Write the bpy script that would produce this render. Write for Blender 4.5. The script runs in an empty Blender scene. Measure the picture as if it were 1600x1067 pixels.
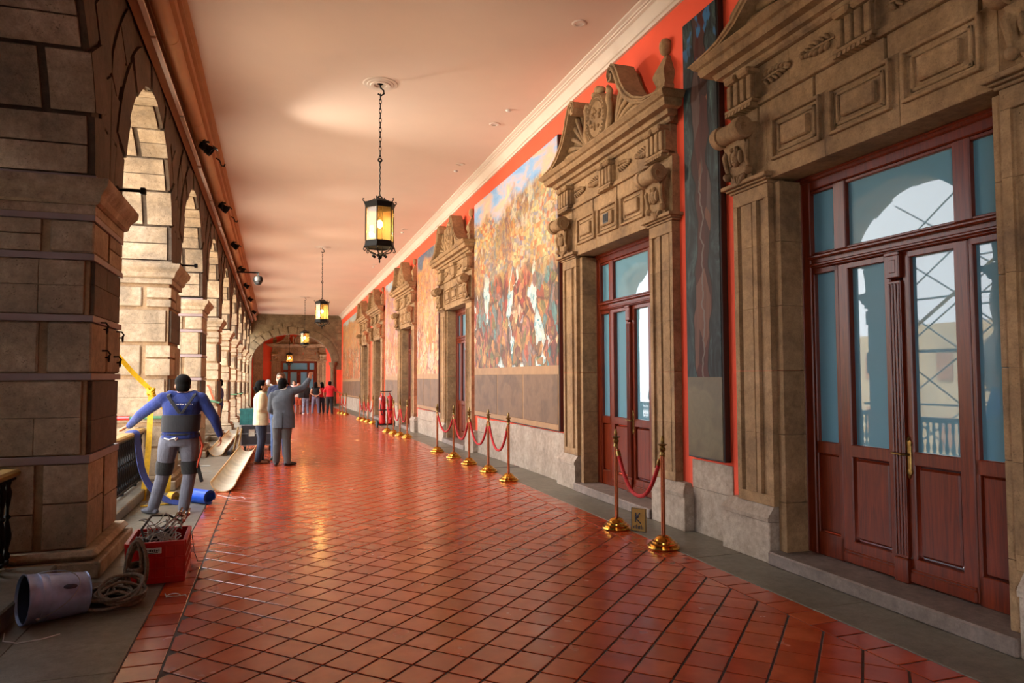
import bpy, bmesh, math, random
from mathutils import Vector, Matrix
random.seed(7)
R=math.radians
sc=bpy.context.scene
COL=sc.collection
# ------------------------------------------------------------------ camera
YAW,PITCH,ROLL=R(18.43),R(2.76),R(-0.19)
fw=Vector((math.sin(YAW)*math.cos(PITCH),math.cos(YAW)*math.cos(PITCH),math.sin(PITCH)))
rt=Vector((math.cos(YAW),-math.sin(YAW),0)); up=rt.cross(fw)
r2=rt*math.cos(ROLL)+up*math.sin(ROLL); u2=up*math.cos(ROLL)-rt*math.sin(ROLL)
cd=bpy.data.cameras.new('camera'); cd.sensor_width=36; cd.lens=36*1112/1600; cd.clip_start=.05; cd.clip_end=300
cam=bpy.data.objects.new('camera',cd); COL.objects.link(cam)
m=Matrix((r2,u2,-fw)).transposed().to_4x4(); m.translation=(0,0,1.68); cam.matrix_world=m
sc.camera=cam
# ------------------------------------------------------------------ light
vs=sc.view_settings; vs.view_transform='Standard'; vs.look='None'; vs.gamma=1; vs.use_curve_mapping=False
vs.exposure=1.12
SKY=4.7; SUN=8.0; SPOT=400; LANT=13
w=bpy.data.worlds.new('sky'); sc.world=w; w.use_nodes=True
bg=w.node_tree.nodes['Background']; bg.inputs[0].default_value=(.95,.96,1.0,1); bg.inputs[1].default_value=SKY
sd=bpy.data.lights.new('sun','SUN'); sd.energy=SUN; sd.angle=R(2); sd.color=(1,.9,.74)
sun=bpy.data.objects.new('sun',sd); COL.objects.link(sun)
sun.rotation_euler=Vector((-.50,.25,-.83)).to_track_quat('-Z','Y').to_euler()
try:
    sc.cycles.max_bounces=8; sc.cycles.diffuse_bounces=2; sc.cycles.glossy_bounces=3; sc.cycles.transmission_bounces=4
    sc.cycles.sample_clamp_indirect=4; sc.cycles.caustics_reflective=False; sc.cycles.caustics_refractive=False
    sc.cycles.use_denoising=True
except Exception: pass

# ------------------------------------------------------------------ materials
def lin(h):
    h=h.lstrip('#'); o=[]
    for i in (0,2,4):
        v=int(h[i:i+2],16)/255; o.append(v/12.92 if v<=.04045 else ((v+.055)/1.055)**2.4)
    return (*o,1)
class N:
    """tiny node-tree writer"""
    def __init__(s,name):
        s.m=bpy.data.materials.new(name); s.m.use_nodes=True; s.t=s.m.node_tree
        s.b=s.t.nodes['Principled BSDF']
    def n(s,typ,**kw):
        nd=s.t.nodes.new(typ)
        for k,v in kw.items():
            if k.startswith('i_'):
                key=k[2:]; key=int(key) if key.isdigit() else key.replace('_',' ')
                s.put(nd.inputs[key],v)
            else: setattr(nd,k,v)
        return nd
    def put(s,sock,v):
        if hasattr(v,'is_output'): s.t.links.new(v,sock)
        else: sock.default_value=v
    def mix(s,f,a,b,mode='MIX'):
        nd=s.n('ShaderNodeMix',data_type='RGBA',blend_type=mode); s.put(nd.inputs[0],f); s.put(nd.inputs[6],a); s.put(nd.inputs[7],b); return nd.outputs[2]
    def math(s,op,a,b=0.0,c=0.0):
        nd=s.n('ShaderNodeMath',operation=op); s.put(nd.inputs[0],a); s.put(nd.inputs[1],b); s.put(nd.inputs[2],c); return nd.outputs[0]
    def ramp(s,f,stops,interp='LINEAR'):
        nd=s.n('ShaderNodeValToRGB'); r=nd.color_ramp; r.interpolation=interp
        while len(r.elements)<len(stops): r.elements.new(.5)
        for e,(p,c) in zip(r.elements,stops): e.position=p; e.color=c if len(c)==4 else (*c,1)
        s.put(nd.inputs[0],f); return nd.outputs[0]
    def noise(s,vec,scale,detail=3,rough=.55,dist=0):
        nd=s.n('ShaderNodeTexNoise'); s.put(nd.inputs['Vector'],vec); nd.inputs['Scale'].default_value=scale; nd.inputs['Detail'].default_value=detail
        nd.inputs['Roughness'].default_value=rough; nd.inputs['Distortion'].default_value=dist; return nd.outputs
    def vor(s,vec,scale,feature='F1',rnd=1):
        nd=s.n('ShaderNodeTexVoronoi',feature=feature); s.put(nd.inputs['Vector'],vec); nd.inputs['Scale'].default_value=scale; nd.inputs['Randomness'].default_value=rnd; return nd.outputs
    def obj(s): return s.n('ShaderNodeTexCoord').outputs['Object']
    def gen(s): return s.n('ShaderNodeTexCoord').outputs['Generated']
    def pos(s): return s.n('ShaderNodeNewGeometry').outputs['Position']
    def rnd(s): return s.n('ShaderNodeObjectInfo').outputs['Random']
    def mapping(s,vec,sc_=(1,1,1),loc=(0,0,0),rot=(0,0,0)):
        nd=s.n('ShaderNodeMapping'); s.put(nd.inputs[0],vec); nd.inputs['Scale'].default_value=sc_; nd.inputs['Location'].default_value=loc; nd.inputs['Rotation'].default_value=rot; return nd.outputs[0]
    def bump(s,h,strength=.3,dist=.01):
        nd=s.n('ShaderNodeBump'); nd.inputs['Strength'].default_value=strength; nd.inputs['Distance'].default_value=dist; s.put(nd.inputs['Height'],h); s.put(s.b.inputs['Normal'],nd.outputs[0])
    def set(s,**kw):
        for k,v in kw.items(): s.put(s.b.inputs[k.replace('_',' ')],v)
        return s.m
def plain(name,col,rough=.5,metal=0,var=.12,scale=9,bump=0,**kw):
    q=N(name); c=lin(col) if isinstance(col,str) else (*col,1)
    f=q.noise(q.obj(),scale,4)[0]
    d=tuple(x*(1-var*1.6) for x in c[:3])+(1,); l=tuple(min(1,x*(1+var)) for x in c[:3])+(1,)
    q.set(Base_Color=q.ramp(f,[(.3,d),(.7,l)]),Roughness=rough,Metallic=metal,**kw)
    if bump: q.bump(q.noise(q.obj(),scale*4,4)[0],bump,.01)
    return q.m
def stone(name,tones,pit=.5,bump=.5,rough=.85,rnd=.22,scale=1,mortar=None):
    q=N(name); p=q.pos()
    n1=q.noise(p,2.2*scale,4,.6)[0]; n2=q.noise(p,14*scale,5,.65)[0]
    c=q.ramp(n1,[(.28,lin(tones[0])),(.5,lin(tones[1])),(.72,lin(tones[2]))])
    c=q.mix(.6,c,q.ramp(n2,[(.3,(.38,.36,.33)),(.65,(1,1,1))]),'MULTIPLY'); n3=q.noise(p,70*scale,4,.7)[0]; c=q.mix(.45,c,q.ramp(n3,[(.32,(.55,.53,.5)),(.56,(1,1,1))]),'MULTIPLY')
    v=q.vor(p,52*scale)[0]; sel=q.noise(p,9*scale,2)[0]
    pitm=q.math('MULTIPLY',q.ramp(v,[(.06,(1,1,1)),(.24,(0,0,0))]),q.ramp(sel,[(.5,(0,0,0)),(.6,(1,1,1))]))
    c=q.mix(q.math('MULTIPLY',pitm,pit),c,(.03,.024,.02,1))
    r=q.rnd(); k=q.math('MULTIPLY_ADD',r,rnd*2,1-rnd)
    hs=q.n('ShaderNodeHueSaturation'); hs.inputs['Saturation'].default_value=1; q.put(hs.inputs['Value'],k); q.put(hs.inputs['Color'],c)
    q.set(Base_Color=hs.outputs[0],Roughness=rough)
    h=q.math('SUBTRACT',q.math('MULTIPLY_ADD',n3,.35,q.math('MULTIPLY',n2,.6)),q.math('MULTIPLY',pitm,.8)); q.bump(h,bump,.012)
    return q.m
MAT={}
MAT['pier']=stone('pier_stone',('#8b7a65','#b0987a','#c6b196'),.5,.9,rnd=.16)
MAT['joint']=stone('joint_stone',('#8a6f55','#a5845f','#b79672'),.2,.4,rnd=.05)
MAT['soot']=stone('sooty_stone',('#4a3c30','#5c4a39','#6d5945'),.4,.6,rnd=.15)  # gallery-side stone: blackening near the cornice plus unlit-side shade put into the colour
MAT['end']=stone('end_stone',('#75664f','#8a7a5f','#9c8b6e'),.3,.5,rnd=.14)
MAT['portal']=stone('portal_stone',('#84684d','#a7845d','#bc9871'),.4,.5,rnd=.10)
MAT['plinth']=stone('plinth_stone',('#a69484','#b8a593','#c4b3a2'),.12,.2,rnd=.07)
MAT['slab']=stone('paving_stone',('#6d675a','#7f7768','#8b8272'),.2,.25,rough=.42,rnd=.08)
MAT['band']=plain('painted_band','#8f7a76',.6,var=.08,scale=4)
MAT['step']=stone('step_stone',('#75665d','#85746a','#92827a'),.2,.3,rough=.6)
# ceramic tile
q=N('clay_tile'); g=q.n('ShaderNodeNewGeometry')
rr=q.math('FRACT',q.math('ADD',g.outputs['Random Per Island'],q.rnd()))
c=q.ramp(rr,[(0,lin('#a83c1f')),(.35,lin('#bd4d29')),(.7,lin('#b44423')),(1,lin('#c65a32'))])
n=q.noise(q.pos(),5,4)[0]; c=q.mix(q.ramp(n,[(.35,(0,0,0)),(.75,(.55,.55,.55))]),c,lin('#7f2814'))
q.set(Base_Color=c,Roughness=q.ramp(q.noise(q.pos(),3,3)[0],[(.3,(.15,.15,.15)),(.75,(.30,.30,.30))]),Specular_IOR_Level=.55,Coat_Weight=.18,Coat_Roughness=.13)
q.bump(q.math('ADD',q.noise(q.pos(),6,2)[0],q.math('MULTIPLY',q.noise(q.pos(),60,2)[0],.08)),.10,.012); MAT['tile']=q.m
MAT['grout']=plain('grout','#4a3a33',.75,var=.2,scale=20,bump=.2)
MAT['red']=plain('red_plaster','#f25636',.75,var=.04,scale=2,bump=.05)
MAT['ceil']=plain('ceiling_plaster','#e0cbbd',.8,var=.03,scale=.6)
MAT['white']=plain('white_moulding','#d8c8bc',.7,var=.03,scale=3)
MAT['tanmould']=plain('tan_moulding','#b08058',.7,var=.06,scale=3)
def wood(name,a,b,rough=.3,axis=2):
    q=N(name); s=[18,18,18]; s[axis]=1.2
    f=q.noise(q.mapping(q.obj(),tuple(s)),2.0,5,.6,1.2)[0]
    q.set(Base_Color=q.ramp(f,[(.3,lin(a)),(.7,lin(b))]),Roughness=rough,Coat_Weight=.05,Coat_Roughness=.3,Specular_IOR_Level=.3); q.bump(f,.06,.004); return q.m
MAT['mahog']=wood('mahogany','#4e1607','#7a2a0c')
MAT['rail']=wood('rail_wood','#8a6a35','#b08b4c',.4,1)
q=N('frosted_pane'); q.set(Base_Color=lin('#5e8fa2'),Roughness=.5,Coat_Weight=1.0,Coat_Roughness=.015,Coat_IOR=1.55,Specular_IOR_Level=.2); MAT['pane']=q.m
MAT['iron']=plain('black_iron','#131211',.6,.6,var=.2,scale=30)
MAT['brass']=plain('polished_brass','#c8923f',.18,1,var=.1,scale=12)
MAT['agedbrass']=plain('aged_brass','#8a7040',.35,1,var=.25,scale=30)
MAT['copper']=plain('copper_pole','#a8603f',.25,1,var=.06,scale=10)
MAT['velvet']=plain('red_velvet','#b80f14',.75,var=.2,scale=60,bump=.3,Sheen_Weight=.05)
MAT['steel']=plain('galvanised_steel','#9aa0a8',.38,.85,var=.2,scale=12)
MAT['chrome']=plain('chrome','#c9c9c9',.15,1,var=.05)
MAT['blackplastic']=plain('black_plastic','#17171a',.5,var=.2)
MAT['darkgrey']=plain('dark_panel','#33343a',.5,var=.12)
MAT['redplastic']=plain('red_plastic','#c3120e',.35,var=.15,scale=6)
MAT['teal']=plain('teal_plastic','#3f9694',.4,var=.15)
MAT['whiteplastic']=plain('white_plastic','#d8d6d2',.4,var=.05)
MAT['blueplastic']=plain('blue_fabric','#1353c9',.4,var=.15)
MAT['navystrap']=plain('blue_webbing','#1a3274',.7,var=.2,scale=30,bump=.2)
MAT['yellow']=plain('yellow_webbing','#cfa00c',.6,var=.12,scale=30,bump=.2)
MAT['green']=plain('green_webbing','#4d7a56',.7,var=.15,scale=30)
MAT['orange']=plain('orange_webbing','#cf4a24',.7,var=.15)
MAT['rope']=plain('grey_rope','#7d7264',.85,var=.25,scale=60,bump=.4)
MAT['card']=plain('cardboard_tube','#d0a871',.7,var=.1,scale=3,bump=.1)
MAT['cardin']=plain('dusty_lining','#d4c8b0',.8,var=.15,scale=2.5)
MAT['rust']=plain('rusty_can','#5f4530',.7,.2,var=.4,scale=14,bump=.3)
MAT['extred']=plain('extinguisher_red','#cc1512',.2,var=.05,Coat_Weight=.6)
MAT['rubber']=plain('rubber','#161616',.7,var=.2)
MAT['glow']=N('lamp_bulb').set(Base_Color=(1,.8,.5,1),Emission_Color=(1,.62,.24,1),Emission_Strength=45)
MAT['led']=N('lamp_lens').set(Base_Color=(1,.9,.8,1),Emission_Color=(1,.8,.55,1),Emission_Strength=6,Roughness=.2)
q=N('amber_glass'); tr=q.n('ShaderNodeBsdfTransparent'); tr.inputs[0].default_value=(.95,.86,.66,1)
gl=q.n('ShaderNodeBsdfGlossy'); gl.inputs[1].default_value=.08; tl=q.n('ShaderNodeBsdfTranslucent'); tl.inputs[0].default_value=lin('#e0c080')
m1=q.n('ShaderNodeMixShader'); q.put(m1.inputs[0],.05); q.put(m1.inputs[1],tr.outputs[0]); q.put(m1.inputs[2],tl.outputs[0])
m2=q.n('ShaderNodeMixShader'); q.put(m2.inputs[0],.05); q.put(m2.inputs[1],m1.outputs[0]); q.put(m2.inputs[2],gl.outputs[0])
q.put(q.t.nodes['Material Output'].inputs[0],m2.outputs[0]); q.t.nodes.remove(q.b); MAT['amber']=q.m
def cloth(name,col,var=.15,rough=.85,fold=.35):
    q=N('cloth_'+name); c=lin(col); f=q.noise(q.obj(),7,4,.6,.8)[0]
    d=tuple(x*(1-var*1.5) for x in c[:3])+(1,); l=tuple(min(1,x*(1+var)) for x in c[:3])+(1,)
    q.set(Base_Color=q.ramp(f,[(.3,d),(.7,l)]),Roughness=rough,Sheen_Weight=.15)
    wv=q.noise(q.mapping(q.obj(),(9,9,4)),1.6,3,.5,1.5)[0]; q.bump(q.math('ADD',wv,q.math('MULTIPLY',q.noise(q.obj(),220,1)[0],.06)),fold,.03); return q.m
MAT['skin']=plain('skin','#b9805f',.5,var=.06,scale=8,Subsurface_Weight=.05)
MAT['skinpale']=plain('skin_pale','#cf9a7c',.5,var=.06,scale=8)
MAT['hair']=plain('black_hair','#0b0908',.8,var=.3,scale=40,bump=.3,Specular_IOR_Level=.12)
MAT['hairbrown']=plain('brown_hair','#5b3f2b',.5,var=.3,scale=40,bump=.3)
MAT['hairwhite']=plain('white_hair','#cfcac4',.6,var=.1,scale=40,bump=.3)
MAT['eye']=plain('eye','#20160f',.2,var=.02)
# generic painted canvases
def mural(name,seed,sky,mid,low,dens=1.0,aspect=1.0,hz=(.50,.86),white=.3):
    q=N(name); gcoord=q.gen(); s=q.n('ShaderNodeSeparateXYZ'); q.put(s.inputs[0],gcoord); u,v=s.outputs[1],s.outputs[2]
    cc=q.n('ShaderNodeCombineXYZ'); q.put(cc.inputs[0],q.math('MULTIPLY',u,aspect)); q.put(cc.inputs[1],v); cc.inputs[2].default_value=seed
    p=cc.outputs[0]
    def warp(am,scl):
        dn=q.noise(p,scl,3,.6)[1]; dv=q.n('ShaderNodeVectorMath',operation='SCALE'); q.put(dv.inputs[0],dn); dv.inputs['Scale'].default_value=am
        ad=q.n('ShaderNodeVectorMath',operation='ADD'); q.put(ad.inputs[0],p); q.put(ad.inputs[1],dv.outputs[0]); return ad.outputs[0]
    def sepc(c): n=q.n('ShaderNodeSeparateColor'); q.put(n.inputs[0],c); return n.outputs
    def rp(k,cols): return q.ramp(k,[(i/(len(cols)-1),lin(c)) for i,c in enumerate(cols)])
    pp=warp(.10,7); pw=warp(.09,6)
    # crowd of tall coloured patches
    f1=q.vor(q.mapping(pp,(11*dens,4.0*dens,1)),1.0); fe=q.vor(q.mapping(pp,(11*dens,4.0*dens,1)),1.0,'DISTANCE_TO_EDGE')
    f2=q.vor(q.mapping(pp,(26*dens,15*dens,1)),1.0); f3=q.vor(q.mapping(pp,(70*dens,46*dens,1)),1.0)
    c1,c2,c3=sepc(f1[1]),sepc(f2[1]),sepc(f3[1])
    k=q.math('MULTIPLY_ADD',c2[0],.38,q.math('MULTIPLY',c1[0],.62)); lowc=rp(k,low)
    lowc=q.mix(.5,lowc,rp(c3[1],('#4a3426','#b08a68','#e8dcc8')),'OVERLAY')
    hl=q.math('MULTIPLY',q.ramp(c1[1],[(.68,(0,0,0)),(.71,(1,1,1))]),q.ramp(c2[2],[(.35,(0,0,0)),(.4,(1,1,1))])); lowc=q.mix(q.math('MULTIPLY',hl,white),lowc,rp(c3[0],('#3f8c9c','#e6e2d6','#5f9fb0','#f0ead8')))
    lowc=q.mix(.8,lowc,q.ramp(fe[0],[(.012,(.25,.17,.13)),(.06,(1,1,1))]),'MULTIPLY')
    # blocky terraces
    b1=q.vor(q.mapping(pw,(17*dens,15*dens,1)),1.0,rnd=.55); b1n=b1[0].node; b1n.distance='CHEBYCHEV'
    b2=q.vor(q.mapping(pw,(46*dens,44*dens,1)),1.0,rnd=.5); b2[0].node.distance='CHEBYCHEV'
    km=q.math('MULTIPLY_ADD',sepc(b2[1])[0],.45,q.math('MULTIPLY',sepc(b1[1])[0],.55)); midc=rp(km,mid)
    midc=q.mix(.35,midc,q.ramp(b2[0],[(.30,(1,1,1)),(.52,(.45,.33,.28))]),'MULTIPLY'); midc=q.mix(.35,midc,rp(q.noise(p,3,3)[0],('#5a7a80','#c89a5a','#a04a28','#dcc490','#6a7a58')))
    dots=q.math('MULTIPLY',q.ramp(q.noise(p,3.5,2)[0],[(.50,(0,0,0)),(.56,(1,1,1))]),.75); midc=q.mix(dots,midc,q.mix(.5,lowc,rp(c3[2],('#394a78','#8a6038','#c0a060','#5a3a52')),'MIX'))
    skc=q.ramp(q.noise(q.mapping(p,(5,9,1)),1.3,4,.6,.6)[0],[(i/(len(sky)-1)*.5+.27,lin(c)) for i,c in enumerate(sky)])
    w1=q.math('ADD',v,q.math('MULTIPLY_ADD',q.noise(p,5,3)[0],.36,-.18))
    c=q.mix(q.ramp(w1,[(hz[0]-.06,(0,0,0)),(hz[0]+.04,(1,1,1))]),lowc,midc)
    c=q.mix(q.ramp(w1,[(hz[1]-.02,(0,0,0)),(hz[1]+.03,(1,1,1))]),c,skc)
    q.set(Base_Color=c,Roughness=.55); return q.m
MAT['m_big']=mural('canvas_fair',3.1,('#5d95d0','#86aedb','#dcb09c','#e0c6a0'),('#4f6a70','#b05a30','#cf9a50','#e2cf98','#7d8a5c','#5a86a8','#e0cfa6','#a04a30','#7a6a58'),('#33190f','#6e3420','#4a8088','#9c4a2c','#5f6a3c','#b8864e','#4c3826','#8c2f20','#d0b088','#4a6490'),1.1,1.0,white=.9)
MAT['m_third']=mural('canvas_ochre',7.7,('#5a6a90','#46566a','#a8a890'),('#66705f','#c89838','#c07030','#4e6070','#d0b478','#7a9088'),('#6a2c14','#b8541e','#d88a38','#c8a880','#8c3a1a','#5c5c48'),1.3,.7,(.42,.9))
MAT['m_fourth']=mural('canvas_rust',12.3,('#6d8cb4','#90a8b8','#c8b898'),('#7a8a90','#d8a860','#4468b0','#c06830','#a0a088'),('#903a1a','#c05c24','#d8944c','#7c4022','#c8a880','#a83418'),1.5,.8,(.45,.92))
MAT['m_fifth']=mural('canvas_dusty',17.9,('#7e98b0','#98a8a8','#b8a890'),('#7c8468','#c08c48','#9a6a3c','#8a9480','#b8a068'),('#8a4624','#b87038','#9a5c2c','#78704c','#c09c6c'),1.5,1.4,(.5,.9))
def narrow():
    q=N('canvas_dark_vertical'); gcoord=q.gen(); s=q.n('ShaderNodeSeparateXYZ'); q.put(s.inputs[0],gcoord); u,v=s.outputs[1],s.outputs[2]
    cc=q.n('ShaderNodeCombineXYZ'); q.put(cc.inputs[0],u); q.put(cc.inputs[1],q.math('MULTIPLY',v,6)); p=cc.outputs[0]
    f=q.noise(q.mapping(p,(2.6,.8,1)),1.6,5,.65,1.0)[0]
    c=q.ramp(f,[(.34,lin('#0c1114')),(.46,lin('#1c2a30')),(.56,lin('#33474c')),(.66,lin('#56706e')),(.8,lin('#93a596'))])
    cen=q.math('ABSOLUTE',q.math('ADD',q.math('SUBTRACT',u,.5),q.math('MULTIPLY_ADD',q.noise(q.mapping(p,(.1,.55,1)),1.1,2)[0],.9,-.45)))
    wid=q.math('MULTIPLY_ADD',q.noise(q.mapping(p,(.1,.7,1),(3,5,0)),1.3,2)[0],.34,.06)
    trunk=q.ramp(q.math('DIVIDE',cen,wid),[(.9,(1,1,1)),(1.0,(0,0,0))])
    tv=q.vor(q.mapping(p,(3.0,.8,1)),1.3); tcs=q.n('ShaderNodeSeparateColor'); q.put(tcs.inputs[0],tv[1])
    tc=q.ramp(tcs.outputs[0],[(0,lin('#2c1410')),(.35,lin('#5e2219')),(.6,lin('#523833')),(.8,lin('#6e5450')),(1,lin('#8a5438'))])
    tc=q.mix(.5,tc,q.ramp(q.noise(q.mapping(p,(10,.8,1)),1.6,4,.6,.8)[0],[(.3,(.3,.26,.25)),(.65,(1,1,1))]),'MULTIPLY')
    c=q.mix(trunk,c,tc)
    edge=q.ramp(q.math('ABSOLUTE',q.math('SUBTRACT',q.math('DIVIDE',cen,wid),.95)),[(.03,(.1,.08,.07)),(.09,(1,1,1))]); c=q.mix(1,c,edge,'MULTIPLY')
    stem=q.ramp(q.math('ABSOLUTE',q.math('ADD',q.math('SUBTRACT',u,.5),q.math('MULTIPLY_ADD',q.noise(q.mapping(p,(.1,1.3,1)),1.4,3)[0],.5,-.25))),[(.012,(.7,.7,.7)),(.03,(0,0,0))]); c=q.mix(q.math('MULTIPLY',stem,q.ramp(v,[(.5,(1,1,1)),(.62,(0,0,0))])),c,lin('#857d76'))
    tops=q.math('MULTIPLY',q.ramp(v,[(.84,(0,0,0)),(.95,(1,1,1))]),q.ramp(q.noise(q.mapping(p,(3,1.4,1)),1.4,2)[0],[(.55,(0,0,0)),(.6,(1,1,1))]))
    c=q.mix(tops,c,lin('#3f83c0'))
    c=q.mix(.45,c,(.25,.22,.2,1),'MULTIPLY'); q.set(Base_Color=c,Roughness=.6,Specular_IOR_Level=.2); return q.m
MAT['m_narrow']=narrow()
def predella(name,a,b):
    q=N(name); p=q.obj(); f=q.noise(q.mapping(p,(3,3,3)),1.6,4,.55,2.5)[0]
    wv=q.n('ShaderNodeTexWave'); q.put(wv.inputs[0],q.mapping(p,(1.3,1.3,1.3))); wv.inputs['Scale'].default_value=1.4; wv.inputs['Distortion'].default_value=9; wv.inputs['Detail'].default_value=2
    c=q.mix(f,lin(a),lin(b)); c=q.mix(.45,c,q.ramp(wv.outputs[1],[(.2,(.45,.42,.4)),(.7,(1,1,1))]),'MULTIPLY')
    q.set(Base_Color=c,Roughness=.6); q.bump(wv.outputs[1],.25,.01); return q.m
MAT['pred']=predella('grisaille','#553c29','#7d5d40'); MAT['pred2']=predella('grisaille_dark','#4a4028','#6e6040')
MAT['predframe']=plain('grisaille_border','#9a744e',.6,var=.1,scale=5)
MAT['frameblack']=plain('dark_frame','#2a1a14',.5,var=.1)

q=N('translucent_sheet'); tl=q.n('ShaderNodeBsdfTranslucent'); tl.inputs[0].default_value=(.17,.18,.20,1); df=q.n('ShaderNodeBsdfDiffuse'); df.inputs[0].default_value=(.30,.30,.30,1)
mm=q.n('ShaderNodeMixShader'); mm.inputs[0].default_value=.5; q.put(mm.inputs[1],df.outputs[0]); q.put(mm.inputs[2],tl.outputs[0]); q.put(q.t.nodes['Material Output'].inputs[0],mm.outputs[0]); q.t.nodes.remove(q.b); MAT['sheet']=q.m
# ------------------------------------------------------------------ mesh builder
class G:
    def __init__(s): s.v=[]; s.f=[]
    def add(s,vs,fs):
        o=len(s.v); s.v+= [tuple(x) for x in vs]; s.f+=[tuple(o+i for i in f) for f in fs]; return s
    def box(s,x0,x1,y0,y1,z0,z1):
        return s.add([(x,y,z) for z in (z0,z1) for y in (y0,y1) for x in (x0,x1)],[(0,2,3,1),(4,5,7,6),(0,1,5,4),(2,6,7,3),(0,4,6,2),(1,3,7,5)])
    def rbox(s,x0,x1,y0,y1,z0,z1,c=.01):
        c=min(c,(x1-x0)*.45,(y1-y0)*.45,(z1-z0)*.45)
        bm=bmesh.new(); vs=[bm.verts.new((x,y,z)) for z in (z0,z1) for y in (y0,y1) for x in (x0,x1)]
        for f in [(0,2,3,1),(4,5,7,6),(0,1,5,4),(2,6,7,3),(0,4,6,2),(1,3,7,5)]: bm.faces.new([vs[i] for i in f])
        bmesh.ops.bevel(bm,geom=bm.edges[:],offset=c,segments=1,affect='EDGES')
        bm.verts.index_update(); s.add([v.co for v in bm.verts],[[v.index for v in f.verts] for f in bm.faces]); bm.free(); return s
    def prism(s,poly,axis,a0,a1):
        """poly: 2-D points in the two other axes (in x,y,z order)"""
        def P(p,a): return {'x':(a,p[0],p[1]),'y':(p[0],a,p[1]),'z':(p[0],p[1],a)}[axis]
        n=len(poly)
        return s.add([P(p,a0) for p in poly]+[P(p,a1) for p in poly],[tuple(range(n)),tuple(range(2*n-1,n-1,-1))]+[(i,(i+1)%n,n+(i+1)%n,n+i) for i in range(n)])
    def strip(s,outer,inner,axis,a0,a1):
        """band between two open polylines of equal length, as quads with thickness"""
        def P(p,a): return {'x':(a,p[0],p[1]),'y':(p[0],a,p[1]),'z':(p[0],p[1],a)}[axis]
        n=len(outer); vs=[P(p,a) for a in (a0,a1) for p in list(outer)+list(inner)]; f=[]
        for i in range(n-1):
            o,o2,i1,i2=i,i+1,n+i,n+i+1; t=2*n
            f+=[(o,o2,i2,i1),(t+o,t+i1,t+i2,t+o2),(o,t+o,t+o2,o2),(i1,i2,t+i2,t+i1)]
        f+=[(0,n,3*n,2*n),(n-1,3*n-1,4*n-1,2*n-1)]
        return s.add(vs,f)
    def lathe(s,prof,c=(0,0,0),axis='z',seg=16,sx=1,sy=1):
        n=len(prof); vs=[]; f=[]
        for r,h in prof:
            for k in range(seg):
                a=2*math.pi*k/seg; x,y=r*math.cos(a)*sx,r*math.sin(a)*sy
                p={'z':(x,y,h),'x':(h,x,y),'y':(x,h,y)}[axis]; vs.append((p[0]+c[0],p[1]+c[1],p[2]+c[2]))
        for i in range(n-1):
            for k in range(seg): f.append((i*seg+k,i*seg+(k+1)%seg,(i+1)*seg+(k+1)%seg,(i+1)*seg+k))
        f+=[tuple(range(seg-1,-1,-1)),tuple((n-1)*seg+k for k in range(seg))]
        return s.add(vs,f)
    def tube(s,pts,r,seg=8,closed=False):
        pts=[Vector(p) for p in pts]; n=len(pts); rs=r if isinstance(r,(list,tuple)) else [r]*n
        vs=[]; f=[]; nrm=None
        for i,p in enumerate(pts):
            t=(pts[(i+1)%n]-pts[i-1]) if closed else (pts[min(i+1,n-1)]-pts[max(i-1,0)])
            t=t.normalized() if t.length>1e-9 else Vector((0,0,1))
            if nrm is None: nrm=t.orthogonal().normalized()
            nrm=(nrm-t*nrm.dot(t)); nrm=nrm.normalized() if nrm.length>1e-6 else t.orthogonal().normalized()
            b=t.cross(nrm)
            for k in range(seg):
                a=2*math.pi*k/seg; vs.append(p+(nrm*math.cos(a)+b*math.sin(a))*rs[i])
        for i in range(n if closed else n-1):
            j=(i+1)%n
            for k in range(seg): f.append((i*seg+k,i*seg+(k+1)%seg,j*seg+(k+1)%seg,j*seg+k))
        if not closed: f+=[tuple(range(seg-1,-1,-1)),tuple((n-1)*seg+k for k in range(seg))]
        return s.add(vs,f)
    def ell(s,c,r,seg=10,rings=6,rot=None):
        c=Vector(c); r=r if isinstance(r,(list,tuple)) else (r,r,r); vs=[];f=[]
        for i in range(rings+1):
            t=math.pi*i/rings
            for k in range(seg):
                a=2*math.pi*k/seg; p=Vector((math.sin(t)*math.cos(a)*r[0],math.sin(t)*math.sin(a)*r[1],math.cos(t)*r[2]))
                if rot is not None: p=rot@p
                vs.append(c+p)
        for i in range(rings):
            for k in range(seg): f.append((i*seg+k,(i+1)*seg+k,(i+1)*seg+(k+1)%seg,i*seg+(k+1)%seg))
        return s.add(vs,f)
    def mesh(s,name,mat,smooth=35,cut=False,weld=True):
        me=bpy.data.meshes.new(name); bm=bmesh.new()
        vs=[bm.verts.new(v) for v in s.v]
        for f in s.f:
            q=[]
            for i in f:
                if vs[i] not in q: q.append(vs[i])
            try: bm.faces.new(q)
            except ValueError: pass
        if weld: bmesh.ops.remove_doubles(bm,verts=bm.verts[:],dist=1e-5)
        bmesh.ops.recalc_face_normals(bm,faces=bm.faces[:])
        if cut:
            bmesh.ops.bisect_plane(bm,geom=bm.verts[:]+bm.edges[:]+bm.faces[:],plane_co=(0,12,0),plane_no=(0,1,0))
        bm.to_mesh(me); bm.free()
        if mat: me.materials.append(mat)
        if smooth and len(me.polygons):
            me.polygons.foreach_set('use_smooth',[True]*len(me.polygons))
            me.set_sharp_from_angle(angle=R(smooth))
        return me
def link(name,me,parent=None,loc=(0,0,0),rot=(0,0,0)):
    o=bpy.data.objects.new(name,me); COL.objects.link(o); o.location=loc; o.rotation_euler=rot
    if parent: o.parent=parent
    return o
def part(name,g,mat,parent=None,loc=(0,0,0),rot=(0,0,0),smooth=35,cut=False):
    return link(name,g.mesh(name,MAT[mat] if isinstance(mat,str) else mat,smooth,cut),parent,loc,rot)
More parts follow.
